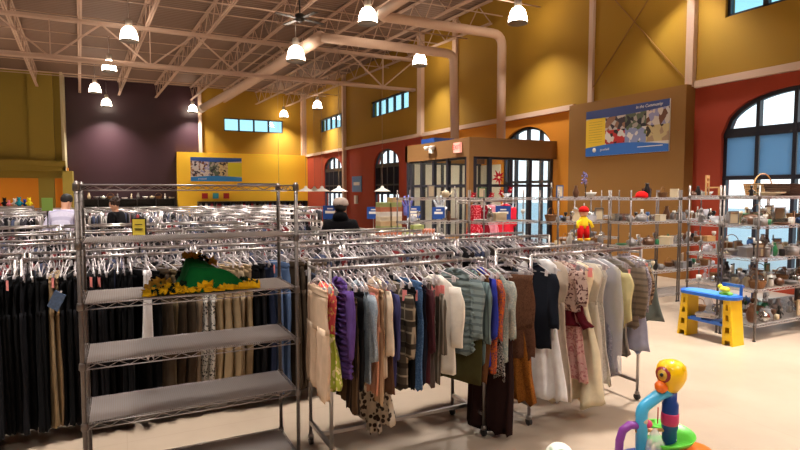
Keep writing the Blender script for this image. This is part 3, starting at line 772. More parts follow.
# rows further back: individual garments on the nearest rails, the rest as one mass
TOPS = [(150,144,140), (34,32,36), (100,94,94), (58,54,60), (120,44,46), (20,19,22), (70,76,100), (130,120,112), (46,38,36), (84,80,80)]
tp = []
for i, c in enumerate(TOPS):
    p = empty('shirt'); cloth(MB(), [(-.085, 0, .05, .012), (-.125, 0, .17, .013), (-.3, 0, .18, .016), (-.7, 0, .17, .018)], 600+i, N=14, folds=2, amp=.01).build('body', fab(c), p)
    add_hanger(p); p['used'] = 0; tp.append(p)
cnt = 0
spans = [(RC_V, 1.68, 4.3, .05), (RC_V+RD, -1.8, 4.3, .06), (6.35, -1.5, 3.8, .055)]
for v, a, b, st in spans:
    u = a
    while u < b:
        p = tp[R.randrange(len(tp))]
        reuse(p, (u, v, RH), R.uniform(-.25, .25), 'shirt on a pale plastic hanger in the rails behind the front row', 'shirt', 'shirts on the rails behind the front row')
        u += st*R.uniform(.7, 1.3); cnt += 1
m = MB(); R = random.Random(5)
mm = [fab(c) for c in TOPS]+[PLAST, PLAST2, BLACKP]
def low_garment(u, v, rot):
    c, s = math.cos(rot), math.sin(rot)
    def T(x, y, z): return (u+x*c-y*s, v+x*s+y*c, RH+z)
    m.m = R.randrange(len(TOPS)); vs = []
    h = R.uniform(.15, .2); b = R.uniform(-.6, -.9)
    for z, hw, th in ((-.085, .05, .01), (-.125, h, .013), (-.3, h, .016), (b, h, .018)):
        x0 = R.uniform(-.01, .01)
        vs += [T(x0-th, -hw*.8, z), T(x0, -hw, z), T(x0+th, -hw*.8, z), T(x0+th, hw*.8, z), T(x0, hw, z), T(x0-th, hw*.8, z)]
    fs = [(i*6+j, (i+1)*6+j, (i+1)*6+(j+1) % 6, i*6+(j+1) % 6) for i in range(3) for j in range(6)]+[(0,1,2,3,4,5), (23,22,21,20,19,18)]
    m.add(vs, fs, True)
    m.m = len(TOPS)+R.choice([0,0,1,1,2])
    rot += R.uniform(-.3, .3); c, s = math.cos(rot), math.sin(rot)
    m.tube([T(0, 0, -.0135), T(0, 0, -.055)], .004, 4, cap=False)
    hh = .19
    m.tube([T(0, -hh, -.12), T(0, -.05, -.062), T(0, .05, -.062), T(0, hh, -.12)], .0055, 4, cap=False)
for ri, v in enumerate(ROWS):
    for rail in (0, RD):
        if ri == 0 or (ri == 1 and rail == 0): continue
        u0, u1 = row_range(v); u = u0
        u1 = u0+1.28*int((u1-u0)/1.28)-.06
        while u < u1:
            if any(v == gv and ga < u < gb for gv, ga, gb in GAPS): u += .1; continue
            if (u-u0)%1.28 < .05 or (u-u0)%1.28 > 1.2: u += .05; continue
            if R.random() < .93: low_garment(u, v+rail, R.uniform(-.3, .3))
            else: u += R.uniform(.05, .5)
            u += R.uniform(.045, .085)*(1+.02*v)
o = m.build('hanging_garments', mm)
tag(o, 'dense mass of clothes and pale hangers filling the farther rack rows', 'clothes', kind='stuff')

# ---------------------------------------------------------------- wire shelving units
def wire_unit(W, D, H, levels, step=.025, hero=False, liner=False):
    W_ = WIREM if hero else mat('zinc_bright', (190,186,186), .45, .5)
    t = empty('wire_shelving_unit')
    for x in (0, W):
        for y in (0, D):
            p = MB().tube([(x, y, .02), (x, y, H)], .0127, 10 if hero else 6)
            if hero:
                for k in range(int(H/.05)): p.lathe([(.0133,-.002),(.0139,0),(.0133,.002)], x, y, .03+k*.05, 10)
            p.build('post', POSTM, t)
            MB().lathe([(.02,0),(.02,.012),(.008,.02),(.008,.04)], x, y, 0, 8).build('foot', RUBBER if not hero else POSTM, t)
    for z in levels:
        m = MB(); n = 6 if hero else 4
        for y in (.0, D):
            for dz in (0, -.032): m.tube([(.014, y, z+dz), (W-.014, y, z+dz)], .0036 if hero else .006, n)
            k = int(W/.055); pts = [(W*(i+.25)/k, y, z-.003 if i % 2 else z-.03) for i in range(k)]
            m.tube(pts, .0026 if hero else .005, 4)
        for x in (0, W):
            for dz in (0, -.032): m.tube([(x, .014, z+dz), (x, D-.014, z+dz)], .0036 if hero else .006, n)
            k = int(D/.055); pts = [(x, D*(i+.25)/k, z-.003 if i % 2 else z-.03) for i in range(k)]
            m.tube(pts, .0026 if hero else .005, 4)
        for i in range(1, int(W/step)): m.tube([(i*step, 0, z+.002), (i*step, D, z+.002)], .0022 if hero else .004, 4, cap=False)
        for i in (1, 2): m.tube([(0, D*i/3, z-.004), (W, D*i/3, z-.004)], .003, 4)
        s = m.build('shelf', W_, t)
        c = MB()
        for x in (0, W):
            for y in (0, D): c.lathe([(.016,-.036),(.021,-.03),(.019,.006),(.015,.01)], x, y, z, 10 if hero else 6)
        c.build('collar', POSTM, s)
        if liner: MB().box(.02, W-.02, .02, D-.02, z+.0005, z+.0035).build('liner', LINER, s)
    return t
HU = wire_unit(1.25, .46, 1.95, [1.93, 1.60, 1.255, .91, .56, .12], .0125, True, True)
HU.location = (-.215, 3.6, 0)
tag(HU, 'tall empty chrome wire shelving unit in front of the trousers, six shelves', 'shelving unit')
SHZ = [1.93, 1.60, 1.255, .91, .56, .12]
# tray on the top shelf
tr = tag(MB().box(-.12, .12, -.07, .07, 0, .012).build('tray', mat('slate_plastic', (90,100,120), .4), loc=(.86, 3.96, 1.9345)), 'flat slate-blue tray on the top shelf of the wire unit', 'tray')

# green costume with yellow ruffles on the third shelf
cg = empty('ruffled_costume', (.42, 3.82, SHZ[2]+.006), 0, 'crumpled green satin costume with yellow and black ruffle trim on the wire shelf', 'costume')
GREEN = fab((12,104,48)); YEL = fab((236,182,24)); DKG = fab((20,40,24)); GOLD = fab((176,128,40))
N = 26; vs = []; R = random.Random(4)
def hcost(x, y):
    e = max(0, 1-((x-.05)/.36)**2-(y/.19)**2)
    ridge = .205*(1-(x+.04)/.48) if x > -.04 else max(.045, .205-(-.04-x)*2.2)
    z = ridge*min(1, e*2.2)**.6 + (.02*math.sin(14*x+9*y)+.012*math.sin(23*y-8*x))*min(1, e*3)
    return max(0.002, z)
for i in range(N+1):
    for j in range(N+1):
        x = -.28+.68*i/N; y = -.19+.38*j/N; vs.append((x, y, hcost(x, y)))
fs = [(i*(N+1)+j, (i+1)*(N+1)+j, (i+1)*(N+1)+j+1, i*(N+1)+j+1) for i in range(N) for j in range(N)]
fs = [f for f in fs if max(vs[k][2] for k in f) > .006]
MB().add(vs, fs, True).build('satin_body', GREEN, cg)
def ruffles(mt, name, pts, s):
    m = MB()
    for (x, y, z) in pts:
        n = 5; a0 = R.uniform(0, 6); tilt = R.uniform(-.8, .8); c = (x, y, z); rr = s*R.uniform(.7, 1.2)
        V = [(c[0], c[1], c[2])]
        for k in range(n+1):
            a = a0+k*PI*1.5/n
            V.append((x+rr*math.cos(a), y+rr*.6*math.sin(a), max(.004, z+rr*math.sin(a)*.6+rr*.45*math.sin(3*a+tilt))))
        V2 = [(p[0]+.004, p[1]-.003, p[2]+.003) for p in V]
        k = len(V)
        F_ = [(0, q, q+1) for q in range(1, k-1)]+[(k, k+q+1, k+q) for q in range(1, k-1)]+[(q, k+q, k+q+1, q+1) for q in range(1, k-1)]
        m.add(V+V2, F_, True)
    m.build(name, mt, cg)
front = lambda n, x0, x1, y0, y1, zo=.01: [(lambda x, y: (x, y, hcost(x, y)+R.uniform(0, .02)+zo))(R.uniform(x0, x1), R.uniform(y0, y1)) for _ in range(n)]
ruffles(YEL, 'yellow_ruffle', front(44, -.33, -.09, -.2, -.11)+front(56, -.1, .4, -.2, -.184)+front(12, .33, .42, -.15, .05), .027)
ruffles(DKG, 'dark_ruffle', front(34, -.28, -.08, -.19, -.1)+front(9, .32, .4, -.12, .0)+front(22, -.1, .12, .04, .14, .0), .024)
ruffles(GOLD, 'gold_ruffle', front(18, -.34, -.16, -.16, .1)+front(10, -.08, .14, .04, .14, .01), .03)
cg.scale = (.92, .92, .92)
# white cloth strip hanging at the back of the shelf
sg = garment('scarf', fab((232,230,232)), -.1, -.75, w=.16, th=.02, seed=77, amp=.016, folds=2); sg.location = (.17, 4.72, RH); tag(sg, 'narrow white top hanging in front of the black trousers behind the wire shelf', 'top')
MB().tube([(0, .26, 0), (0, 0, -.05)], .003, 5).build('hook_arm', PLAST, sg)

# yellow price card standing above the row
pc = empty('price_card', (.135, 5.03, RH+.012), -.46, 'yellow price card in a black frame standing on a rail behind the wire shelf', 'sign')
MB().box(-.006, .006, -.006, .006, 0, .12).build('stem', BLACKP, pc)
MB().box(-.058, .058, -.004, .006, .1, .28).build('card_frame', BLACKP, pc)
MB().box(-.05, .05, -.007, -.0045, .105, .27).build('card', mat('yellow_card', (226,204,70), .6), pc)
for z, wd in ((.225, .03), (.19, .034), (.18, .03)): MB().box(-wd, wd, -.009, -.0072, z, z+.006).build('printed_line', BLACKP, pc)

pk = tag(MB().box(-.055,.055,-.004,.004,-.085,.085).build('sock_packet', mat('packet_print', (70,90,120), .35, noise=.8, nscale=40)), 'blue and white printed packet hanging among the black trousers', 'packet')
pk.location = (-.43, 4.70, 1.1); pk.rotation_euler = (0, .5, -.5)
MB().box(-.006,.006,-.003,.003,.06,.1).build('hang_tab', PLAST, pk)
pk.scale = (.8,.8,.8)
for p_ in lp+pro+tp:
    if not p_['used']:
        for q_ in list(p_.children): bpy.data.objects.remove(q_)
        bpy.data.objects.remove(p_)
gt = empty('price_card', (-.9, 9.12, RH+.012), -.3, 'pale green card standing on a rack by the orange alcove', 'sign')
MB().box(-.006,.006,-.006,.006,0,.22).build('stem', BLACKP, gt); MB().box(-.07,.07,-.004,.004,.22,.4).build('card', mat('green_card', (150,190,90), .6), gt)
# ---------------------------------------------------------------- housewares shelving
LV = [1.82, 1.45, 1.04, .65, .21]
U1 = wire_unit(1.8, .45, 1.96, LV, .04)
U1.location = (7.06, 4.2, 0); tag(U1, 'wire shelving unit nearest the camera, in front of the blue-shaded window', 'shelving unit', 'housewares shelving units')
U2 = copy_tree(U1, loc=(7.06, 4.70, 0), label='wire shelving unit back to back with the nearest one, beside the toy bench', group='housewares shelving units')
U3 = copy_tree(U1, loc=(8.9, 4.2, 0), label='wire shelving unit at the right picture edge before the window', group='housewares shelving units')
U4 = copy_tree(U1, loc=(8.9, 4.70, 0), label='wire shelving unit nearest the window wall, under the large baskets', group='housewares shelving units')
UL = wire_unit(1.15, .45, 1.9, [1.77, 1.38, .98, .55, .15], .045)
B = [(7.3, 6.35), (6.25, 6.85), (5.2, 7.4), (4.15, 7.95), (8.5, 6.35), (7.6, 7.9)]
BL_ = ['below the wide tan wall, left end nearest the toy bench', 'second of the stepped row left of the toy bench', 'third of the stepped row, behind the long white gown', 'leftmost of the stepped row, before the vestibule',
      'behind the toy bench, its right end at the window wall', 'in the aisle behind the stepped row']
for i, (u, v) in enumerate(B):
    o = UL if i == 0 else copy_tree(UL)
    o.location = (u, v, 0); tag(o, 'wire shelving unit '+BL_[i], 'shelving unit', 'stepped housewares shelving')

# --- goods
CER = {'white': mat('glaze_white', (226,222,214), .25), 'cream': mat('glaze_cream', (206,188,156), .3), 'brown': mat('glaze_brown', (96,62,40), .35), 'black': mat('glaze_black', (22,20,22), .3),
       'blue': mat('glaze_blue', (60,96,150), .3), 'green': mat('glaze_green', (40,110,70), .3), 'red': mat('glaze_red', (176,36,34), .35), 'grey': mat('glaze_grey', (128,122,120), .35),
       'terracotta': mat('glaze_terracotta', (170,96,60), .6), 'pink': mat('glaze_pink', (212,150,150), .4), 'silver': mat('steel_ware', (180,178,176), .25, 1), 'glass': FILM}
WICK = mat('wicker', (132,92,56), .8, bump=.8, bscale=60, noise=.25, nscale=40); WOODM = mat('pale_wood', (196,150,96), .6, noise=.15, nscale=12)
DKWICK = mat('dark_wicker', (70,46,34), .8, bump=.8, bscale=60, noise=.25, nscale=40)
def g_vase():
    p = MB().lathe([(.03,0),(.05,.03),(.06,.1),(.035,.17),(.025,.2),(.035,.23),(.03,.23),(.02,.2),(.004,.19)], n=14); return [('vase', p)]
def g_bowl(): return [('bowl', MB().lathe([(.035,0),(.04,.01),(.085,.05),(.105,.09),(.1,.09),(.08,.055),(.03,.02),(.002,.018)], n=16))]
def g_mug():
    h = MB().tube([(.04,0,.075),(.065,0,.07),(.07,0,.045),(.06,0,.025),(.04,0,.02)], .006, 6)
    return [('mug', MB().lathe([(.034,0),(.04,.005),(.041,.095),(.037,.095),(.036,.015),(.002,.012)], n=14)), ('handle', h)]
def g_goblet(): return [('goblet', MB().lathe([(.032,0),(.03,.004),(.005,.012),(.004,.08),(.02,.1),(.035,.13),(.034,.17),(.031,.17),(.03,.13),(.002,.1)], n=14))]
def g_plate(): 
    m = MB()
    for i in range(5): m.lathe([(.05,0),(.06,.004),(.11,.018),(.108,.021),(.055,.009),(.002,.007)], 0, 0, i*.009, 18)
    return [('plate_stack', m)]
def g_pot():
    l = MB().lathe([(.09,.1),(.07,.115),(.02,.125),(.018,.14),(.022,.15),(.004,.155)], n=16)
    h = MB().tube([(.085,0,.08),(.12,0,.085),(.12,0,.07),(.085,0,.065)], .006, 5).tube([(-.085,0,.08),(-.12,0,.085),(-.12,0,.07),(-.085,0,.065)], .006, 5)
    return [('cooking_pot', MB().lathe([(.08,0),(.09,.01),(.09,.1),(.085,.1),(.084,.015),(.002,.012)], n=16)), ('lid', l), ('handle', h)]
def g_teapot():
    s = MB().tube([(.05,0,.04),(.09,0,.06),(.11,0,.1)], [.014,.01,.007], 8); h = MB().tube([(-.05,0,.09),(-.09,0,.09),(-.1,0,.06),(-.06,0,.03)], .006, 6)
    return [('teapot', MB().lathe([(.04,0),(.065,.03),(.07,.06),(.05,.1),(.02,.112),(.01,.12),(.012,.13),(.002,.135)], n=14)), ('spout', s), ('handle', h)]
def g_basket():
    h = MB().tube([(.12*math.cos(a), 0, .09+.13*math.sin(a)) for a in [PI*i/10 for i in range(11)]], .006, 6)
    return [('basket', MB().lathe([(.09,0),(.1,.02),(.125,.1),(.13,.105),(.12,.105),(.09,.02),(.002,.015)], n=18, sy=.75)), ('handle', h)]
def g_candle(): return [('candle_holder', MB().lathe([(.04,0),(.035,.01),(.008,.02),(.012,.06),(.006,.1),(.01,.16),(.03,.18),(.028,.19),(.002,.185)], n=12)), ('candle', MB().lathe([(.012,.186),(.012,.26),(.002,.262)], n=8))]
def g_figure():
    m = MB(); m.lathe([(.035,0),(.037,.015),(.03,.05),(.035,.09),(.018,.125),(.012,.135),(.026,.155),(.027,.175),(.015,.195),(.002,.2)], n=12)
    m.tube([(0,.03,.11),(.01,.055,.08),(.03,.045,.06)], .01, 6); m.tube([(0,-.03,.11),(.01,-.055,.08),(.03,-.045,.06)], .01, 6)
    return [('figurine', m)]
def g_frame():
    m = MB(); m.box(-.08,-.065,-.01,.01,0,.2).box(.065,.08,-.01,.01,0,.2).box(-.065,.065,-.01,.01,0,.018).box(-.065,.065,-.01,.01,.182,.2)
    return [('picture_frame', m), ('picture', MB().box(-.066,.066,-.004,.006,.017,.183))]
def g_tin(): return [('storage_tin', MB().lathe([(.05,0),(.052,.004),(.052,.1),(.048,.104)], n=16)), ('lid', MB().lathe([(.054,.1),(.054,.118),(.05,.122),(.002,.124)], n=16))]
def g_jar(): return [('glass_jar', MB().lathe([(.04,0),(.045,.01),(.045,.1),(.03,.12),(.03,.13)], n=12)), ('lid', MB().lathe([(.033,.128),(.033,.148),(.002,.15)], n=12))]
def g_book(): return [('book', MB().box(-.015,.015,-.075,.075,0,.22)), ('pages', MB().box(-.012,.012,-.076,.072,.004,.2202))]
def g_tray(): return [('serving_tray', MB().lathe([(.1,0),(.11,.004),(.15,.02),(.155,.026),(.148,.024),(.1,.008),(.002,.007)], n=20, sy=.7))]
def g_box():
    return [('storage_box', MB().box(-.12,.12,-.09,.09,0,.11)), ('lid', MB().box(-.125,.125,-.095,.095,.11,.13))]
GEN = dict(vase=g_vase, bowl=g_bowl, mug=g_mug, goblet=g_goblet, plate_stack=g_plate, cooking_pot=g_pot, teapot=g_teapot, basket=g_basket, candle_holder=g_candle, figurine=g_figure,
           picture_frame=g_frame, storage_tin=g_tin, glass_jar=g_jar, book=g_book, serving_tray=g_tray, storage_box=g_box)
RAD = dict(vase=.065, bowl=.108, mug=.072, goblet=.038, plate_stack=.112, cooking_pot=.125, teapot=.115, basket=.132, candle_holder=.042, figurine=.06, picture_frame=.083, storage_tin=.056,
           glass_jar=.047, book=.03, serving_tray=.157, storage_box=.15)
CATN = dict(plate_stack='plates', cooking_pot='pot', candle_holder='candle holder', picture_frame='picture frame', storage_tin='tin', glass_jar='jar', serving_tray='tray', storage_box='box')
protos = {}
def good(kind, col, loc, rz, where, s=1.0, lab=None):
    key = (kind, col)
    lab = lab or '%s %s on %s' % (col if col != 'glass' else 'clear glass', kind.replace('_', ' '), where)
    if key in protos:
        o = copy_tree(protos[key])
    else:
        m0 = WICK if kind == 'basket' else (WOODM if kind == 'storage_box' and col == 'brown' else CER[col])
        o = None
        for i, (n, mb) in enumerate(GEN[kind]()):
            mm = m0
            if n in ('pages', 'candle'): mm = CER['white']
            if n == 'picture': mm = CER['cream']
            if n == 'lid' and kind == 'glass_jar': mm = CER['silver']
            q = mb.build(n, mm, o)
            if i == 0: o = q
        protos[key] = o
    o.location = loc; o.rotation_euler = (0, 0, rz); o.scale = (s, s, s)
    tag(o, lab, CATN.get(kind, kind), kind.replace('_', ' ')+' row on '+where)
    return o
R = random.Random(21)
KINDS_ = ['vase','bowl','mug','goblet','plate_stack','cooking_pot','teapot','basket','candle_holder','figurine','picture_frame','storage_tin','glass_jar','serving_tray','storage_box','mug','goblet','goblet','glass_jar']
COLS = ['white','cream','brown','black','grey','grey','grey','silver','silver','white','white','glass','glass','glass','black','brown','cream','grey','blue','glass','grey','silver','green']
ORD = ['top', 'second', 'third', 'fourth', 'bottom']
def fill(u0, v0, W, D, levels, where, dens=1.0, kinds=KINDS_, cols=COLS, rows=1, hlim=None, zoff=.0045):
    for li, z in enumerate(levels):
        for row in range(rows):
            u = u0+.03
            while True:
                k = R.choice(kinds); r = RAD[k]*1.0; s = R.uniform(.7, 1.1)
                if hlim: s = min(s, 1.1)
                r *= s
                if u+2*r > u0+W-.02: break
                if R.random() < dens:
                    vv = v0+D*(row+.5)/rows+R.uniform(-.03, .03)
                    good(k, R.choice(cols), (u+r, vv, z+zoff), R.uniform(-.5, .5), 'the %s shelf, %s' % (ORD[min(li, 4)] if li < len(levels)-1 else 'bottom', where), s)
                u += 2*r+R.uniform(.002, .012)
fill(7.06, 4.2, 1.8, .45, LV[1:], 'nearest housewares unit', .97, rows=3)
fill(7.06, 4.70, 1.8, .45, LV[1:], 'rear near unit', .95, rows=2)
fill(8.9, 4.2, 1.8, .45, LV[1:], 'right-edge housewares unit', .95)
wh = ['unit below the tan wall', 'second stepped unit', 'third stepped unit', 'leftmost stepped unit', 'unit behind the toy bench']
for i, (u, v) in enumerate(B[:5]): fill(u, v, 1.15, .45, [1.38, .98, .55], wh[i], .97 if i not in (2, 3) else .5, rows=2)
for i, (u, v) in enumerate(B[:5]): fill(u, v, 1.15, .45, [1.77], wh[i], .55 if i not in (2, 3) else .3, kinds=['vase','bowl','figurine','teapot','basket','picture_frame','candle_holder'])
for i, (u, v) in enumerate(B[5:]): fill(u, v, 1.15, .45, [1.38, .98], 'aisle unit', .8)
# tops of the near units
Z0 = LV[0]+.0045
def bigbasket(loc, L, W, H, m, lab):
    t = empty('wicker_basket', loc, 0, lab, 'basket')
    b = MB(); a = .86
    o_ = [(-L*a,-W*a,0),(L*a,-W*a,0),(L*a,W*a,0),(-L*a,W*a,0),(-L,-W,H),(L,-W,H),(L,W,H),(-L,W,H)]
    i_ = [(x*.93,y*.9,max(z,.012)) for x,y,z in o_]
    b.add(o_+i_, [(3,2,1,0),(0,1,5,4),(1,2,6,5),(2,3,7,6),(3,0,4,7),(8,9,10,11),(9,8,12,13),(10,9,13,14),(11,10,14,15),(8,11,15,12),(4,5,13,12),(5,6,14,13),(6,7,15,14),(7,4,12,15)])
    b.build('basket_body', m, t)
    b = MB()
    for k in range(6): b.tube([(-L*(a+.14*k/5)-.003,-W*(a+.14*k/5)-.003,H*k/5+.004),(L*(a+.14*k/5),-W*(a+.14*k/5)-.003,H*k/5+.004),(L*(a+.14*k/5)+.003,W*(a+.14*k/5)+.003,H*k/5+.004),(-L*(a+.14*k/5)-.003,W*(a+.14*k/5)+.003,H*k/5+.004),(-L*(a+.14*k/5)-.003,-W*(a+.14*k/5)-.003,H*k/5+.004)], .005, 5)
    b.build('woven_bands', m, t)
    return t
bb = bigbasket((8.05, 4.42, Z0), .26, .17, .15, DKWICK, 'big dark wicker basket on top of the shelving by the window')
bigbasket((8.72, 4.42, Z0), .2, .16, .10, DKWICK, 'low dark wicker basket right of the big one on the shelf top')
wb = bigbasket((8.35, 4.93, Z0), .22, .15, .16, mat('straw', (190,150,100), .8, bump=.6, bscale=60), 'straw basket with a tall hoop handle on the rear shelf top')
MB().tube([(.21*math.cos(a), 0, .14+.17*math.sin(a)) for a in [PI*i/12 for i in range(13)]], .009, 6).build('handle', WOODM, wb)
tag(MB().lathe([(.1,0),(.12,.01),(.24,.03),(.27,.045),(.26,.05),(.1,.02),(.002,.018)], n=24, sy=.6).build('serving_platter', CER['cream'], loc=(7.62, 4.42, Z0)), 'wide cream platter on the shelf top left of the big dark basket', 'platter')
good('figurine', 'black', (7.25, 4.42, Z0), 0, 'x', .7, 'small black figurine on the shelf top against the bright window'); good('candle_holder', 'black', (7.38, 4.42, Z0), 0, 'x', .55, 'short black candle holder on the shelf top against the bright window')
# small wooden doll chair
ch = empty('doll_chair', (7.35, 5.0, Z0), .4, 'small plain wooden doll chair on the rear shelf top beside the rust wall', 'chair')
MB().box(-.09,.09,-.09,.09,.1,.12).build('seat', WOODM, ch)
for x in (-.08,.08):
    for y in (-.08,.08): MB().box(x-.01,x+.01,y-.01,y+.01,0,.28 if y > 0 else .1).build('leg', WOODM, ch)
MB().box(-.07,.07,.074,.086,.24,.28).box(-.07,.07,.074,.086,.17,.2).build('backrest', WOODM, ch)
good('basket', 'brown', (7.2, 4.85, Z0), .2, 'x', .9, 'small round basket on the rear shelf top near the doll chair') if 0 else None
# red cap and dark frame on the stepped row's top shelf
Z1 = 1.77+.0045
t = empty('red_cap', (7.55, 6.2, 1.7745+0), 2.2, 'bright red cap lying on the stepped shelving below the tan wall', 'cap')
# metal tree ornament
t.location = (7.62, 6.42, Z1)
MB().lathe([(.1,0),(.1,.03),(.09,.07),(.05,.1),(.002,.11)], n=16).build('crown', fab((200,24,24)), t)
MB().prism([(.06,-.07),(.14,-.06),(.18,0),(.14,.06),(.06,.07)], 'z', .0, .012).build('brim', fab((180,20,20)), t)
t = empty('mirror_frame', (7.95, 6.6, Z1), .3, 'dark framed rectangular mirror standing on the stepped shelving', 'mirror')
MB().box(-.17,.17,-.012,.012,0,.025).box(-.17,.17,-.012,.012,.125,.15).box(-.17,-.145,-.012,.012,.02,.13).box(.145,.17,-.012,.012,.02,.13).build('frame', DKWICK, t)
MB().box(-.15,.15,-.004,.004,.02,.13).build('mirror_glass', mat('mirror', (150,150,155), .05, 1), t)
t = empty('branch_ornament', (7.05, 7.1, Z1), .2, 'tall dark branch ornament with violet blossoms before the tan wall', 'ornament')
MB().tube([(0,0,0),(.0,0,.12),(-.05,0,.3),(-.04,0,.4)], .008, 6).tube([(0,0,.15),(.06,0,.26)], .005, 5).build('branch', CER['black'], t)
m = MB(); R2 = random.Random(8)
for k in range(26): m.ball((-.05+R2.uniform(-.05,.05), R2.uniform(-.03,.03), .22+R2.uniform(0,.2)), .016, 8)
m.build('blossoms', mat('violet', (120,110,160), .6), t)
t.location = (7.05, 7.08, Z1)

# soft doll in red trousers standing on the left stepped unit's end
t = empty('soft_doll', (6.62, 6.5, 1.02), -.3, 'soft doll with a red cap, yellow shirt and red trousers on the stepped shelving', 'doll')
MB().lathe([(.002,.33),(.05,.34),(.062,.38),(.055,.42),(.03,.44),(.002,.445)], n=14).build('head', mat('doll_skin', (224,170,140), .7), t)
MB().lathe([(.068,.39),(.066,.43),(.04,.46),(.002,.47)], n=14).build('cap', fab((190,26,26)), t)
MB().lathe([(.002,.16),(.06,.17),(.07,.22),(.06,.3),(.03,.34),(.002,.345)], n=14, sy=.7).tube([(0,0,.3),(.09,-.02,.25),(.11,-.05,.18)], .022, 8).tube([(0,0,.3),(-.09,-.02,.25),(-.11,-.05,.18)], .022, 8).build('shirt', fab((232,196,40)), t)
for s in (-1, 1):
    MB().tube([(s*.03,0,.2),(s*.045,0,.1),(s*.05,0,.03)], [.045,.042,.035], 10).build('trouser_leg', fab((186,22,22)), t)
    MB().lathe([(.03,0),(.038,.01),(.034,.03),(.002,.035)], s*.052, -.012, 0, 10, sy=1.5).build('shoe', mat('yellow_shoe', (236,176,20), .6), t)
t.location = (6.56, 6.62, 1.1); t.scale = (1.17, 1.17, 1.17)
dsh = tag(MB().box(-.16,.16,-.13,.13,0,.02).build('wall_shelf', WIREM), 'x', 'shelf') if 0 else None
# its stand: a narrow display pedestal
tag(MB().box(6.44, 6.68, 6.5, 6.74, 0, 1.098).build('display_pedestal', CER['grey']), 'slim grey pedestal carrying the soft doll', 'pedestal')

# ---------------------------------------------------------------- toy work bench
TY = mat('toy_yellow', (240,196,12), .35); TB = mat('toy_blue', (36,100,196), .35); TG = mat('toy_green', (120,190,60), .4)
bt = empty('toy_workbench', (6.7, 4.55, 0), 0, 'blue and yellow plastic toy workbench standing at the end of the shelving', 'toy workbench')
def leg_side(y0, y1, ytop0, ytop1):
    m = MB(); pts = [(y0,0),(y1,0),(ytop1,.56),(ytop0,.56)]
    for (a, b) in ((0.0, .10), (.10, .19), (.24, .33), (.38, .47), (.5, .56)):
        pass
    def yl(z): return y0+(ytop0-y0)*z/.56
    def yr(z): return y1+(ytop1-y1)*z/.56
    wd = .035
    for x0, x1 in ((-.11, -.085), (.085, .11)):
        for za, zb in ((0, .56),):
            m.prism([(yl(0),0),(yl(0)+wd,0),(yl(.56)+wd,.56),(yl(.56),.56)], 'x', x0-.02*0, x1)
            m.prism([(yr(0)-wd,0),(yr(0),0),(yr(.56),.56),(yr(.56)-wd,.56)], 'x', x0, x1)
        for za, zb in ((.06,.15),(.22,.30),(.37,.43),(.5,.56)):
            m.prism([(yl(za)+wd,za),(yr(za)-wd,za),(yr(zb)-wd,zb),(yl(zb)+wd,zb)], 'x', x0, x1)
    m.prism([(yl(.06),.06),(yl(.0),0),(yl(.0)+.02,0),(yl(.56)+.02,.56),(yl(.56),.56)], 'x', -.085, .085)
    m.prism([(yr(.0)-.02,0),(yr(0),0),(yr(.56),.56),(yr(.56)-.02,.56)], 'x', -.085, .085)
    return m
leg_side(-.38, -.24, -.33, -.24).build('leg', TY, bt); leg_side(.24, .38, .24, .33).build('leg', TY, bt)
pts = [(.17*math.cos(a)*(1), (.24 if math.sin(a) > 0 else -.24)+.14*math.sin(a)) for a in [2*PI*i/24+.001 for i in range(24)]]
MB().prism(pts, 'z', .56, .60).build('bench_top', TB, bt)
MB().prism([(x*.8, y*.85) for x, y in pts], 'z', .60, .606).build('top_inlay', mat('toy_blue_light', (80,150,220), .35), bt)
m = MB().box(-.1,.1,-.235,.235,.22,.25).box(-.1,.1,-.2,-.09,.25,.27).box(-.1,.1,.05,.2,.25,.27); m.build('lower_shelf', TB, bt)
rk = MB().box(.1,.14,-.34,-.08,.70,.73); rk.box(.11,.13,-.33,-.3,.6,.70).box(.11,.13,-.12,-.09,.6,.70); rk.build('tool_rack', TB, bt)
MB().lathe([(.07,0),(.08,.01),(.07,.02),(.002,.022)], -.0, -.2, .606, 16).build('green_dial', TG, bt)
t = tag(MB().ball((0,0,.04), .05, 12, sy=1.3, sz=.8).ball((.0,.06,.07), .03, 10).build('rubber_toy', mat('lemon_plastic', (216,204,40), .4)), 'lemon yellow rubber toy lying on the toy workbench', 'toy'); t.location = (6.66, 4.34, .632)
t = tag(MB().box(-.08,.08,-.12,.1,0,.02).box(-.06,.07,-.06,.12,.02,.045).box(-.07,.05,-.1,.04,.045,.065).build('folded_cloth', fab((226,220,212)), rot=.4), 'white folded cloths lying on the toy workbench lower shelf', 'cloth'); t.location = (6.70, 4.60, .271)

# ---------------------------------------------------------------- toddler activity toy in front
TC = mat('toy_cyan', (70,176,222), .3); TP = mat('toy_purple', (132,60,150), .35); TGR = mat('toy_green_bright', (92,196,60), .35); TO = mat('toy_orange', (240,112,28), .35)
TN = mat('toy_navy', (22,60,130), .35); TM = mat('toy_magenta', (190,40,96), .35); TYD = mat('toy_duck', (246,196,10), .3)
at = empty('activity_toy', (3.245, 2.46, -.0), 0, 'colourful toddler activity toy with a yellow duck head, at the front of the open floor', 'toy')
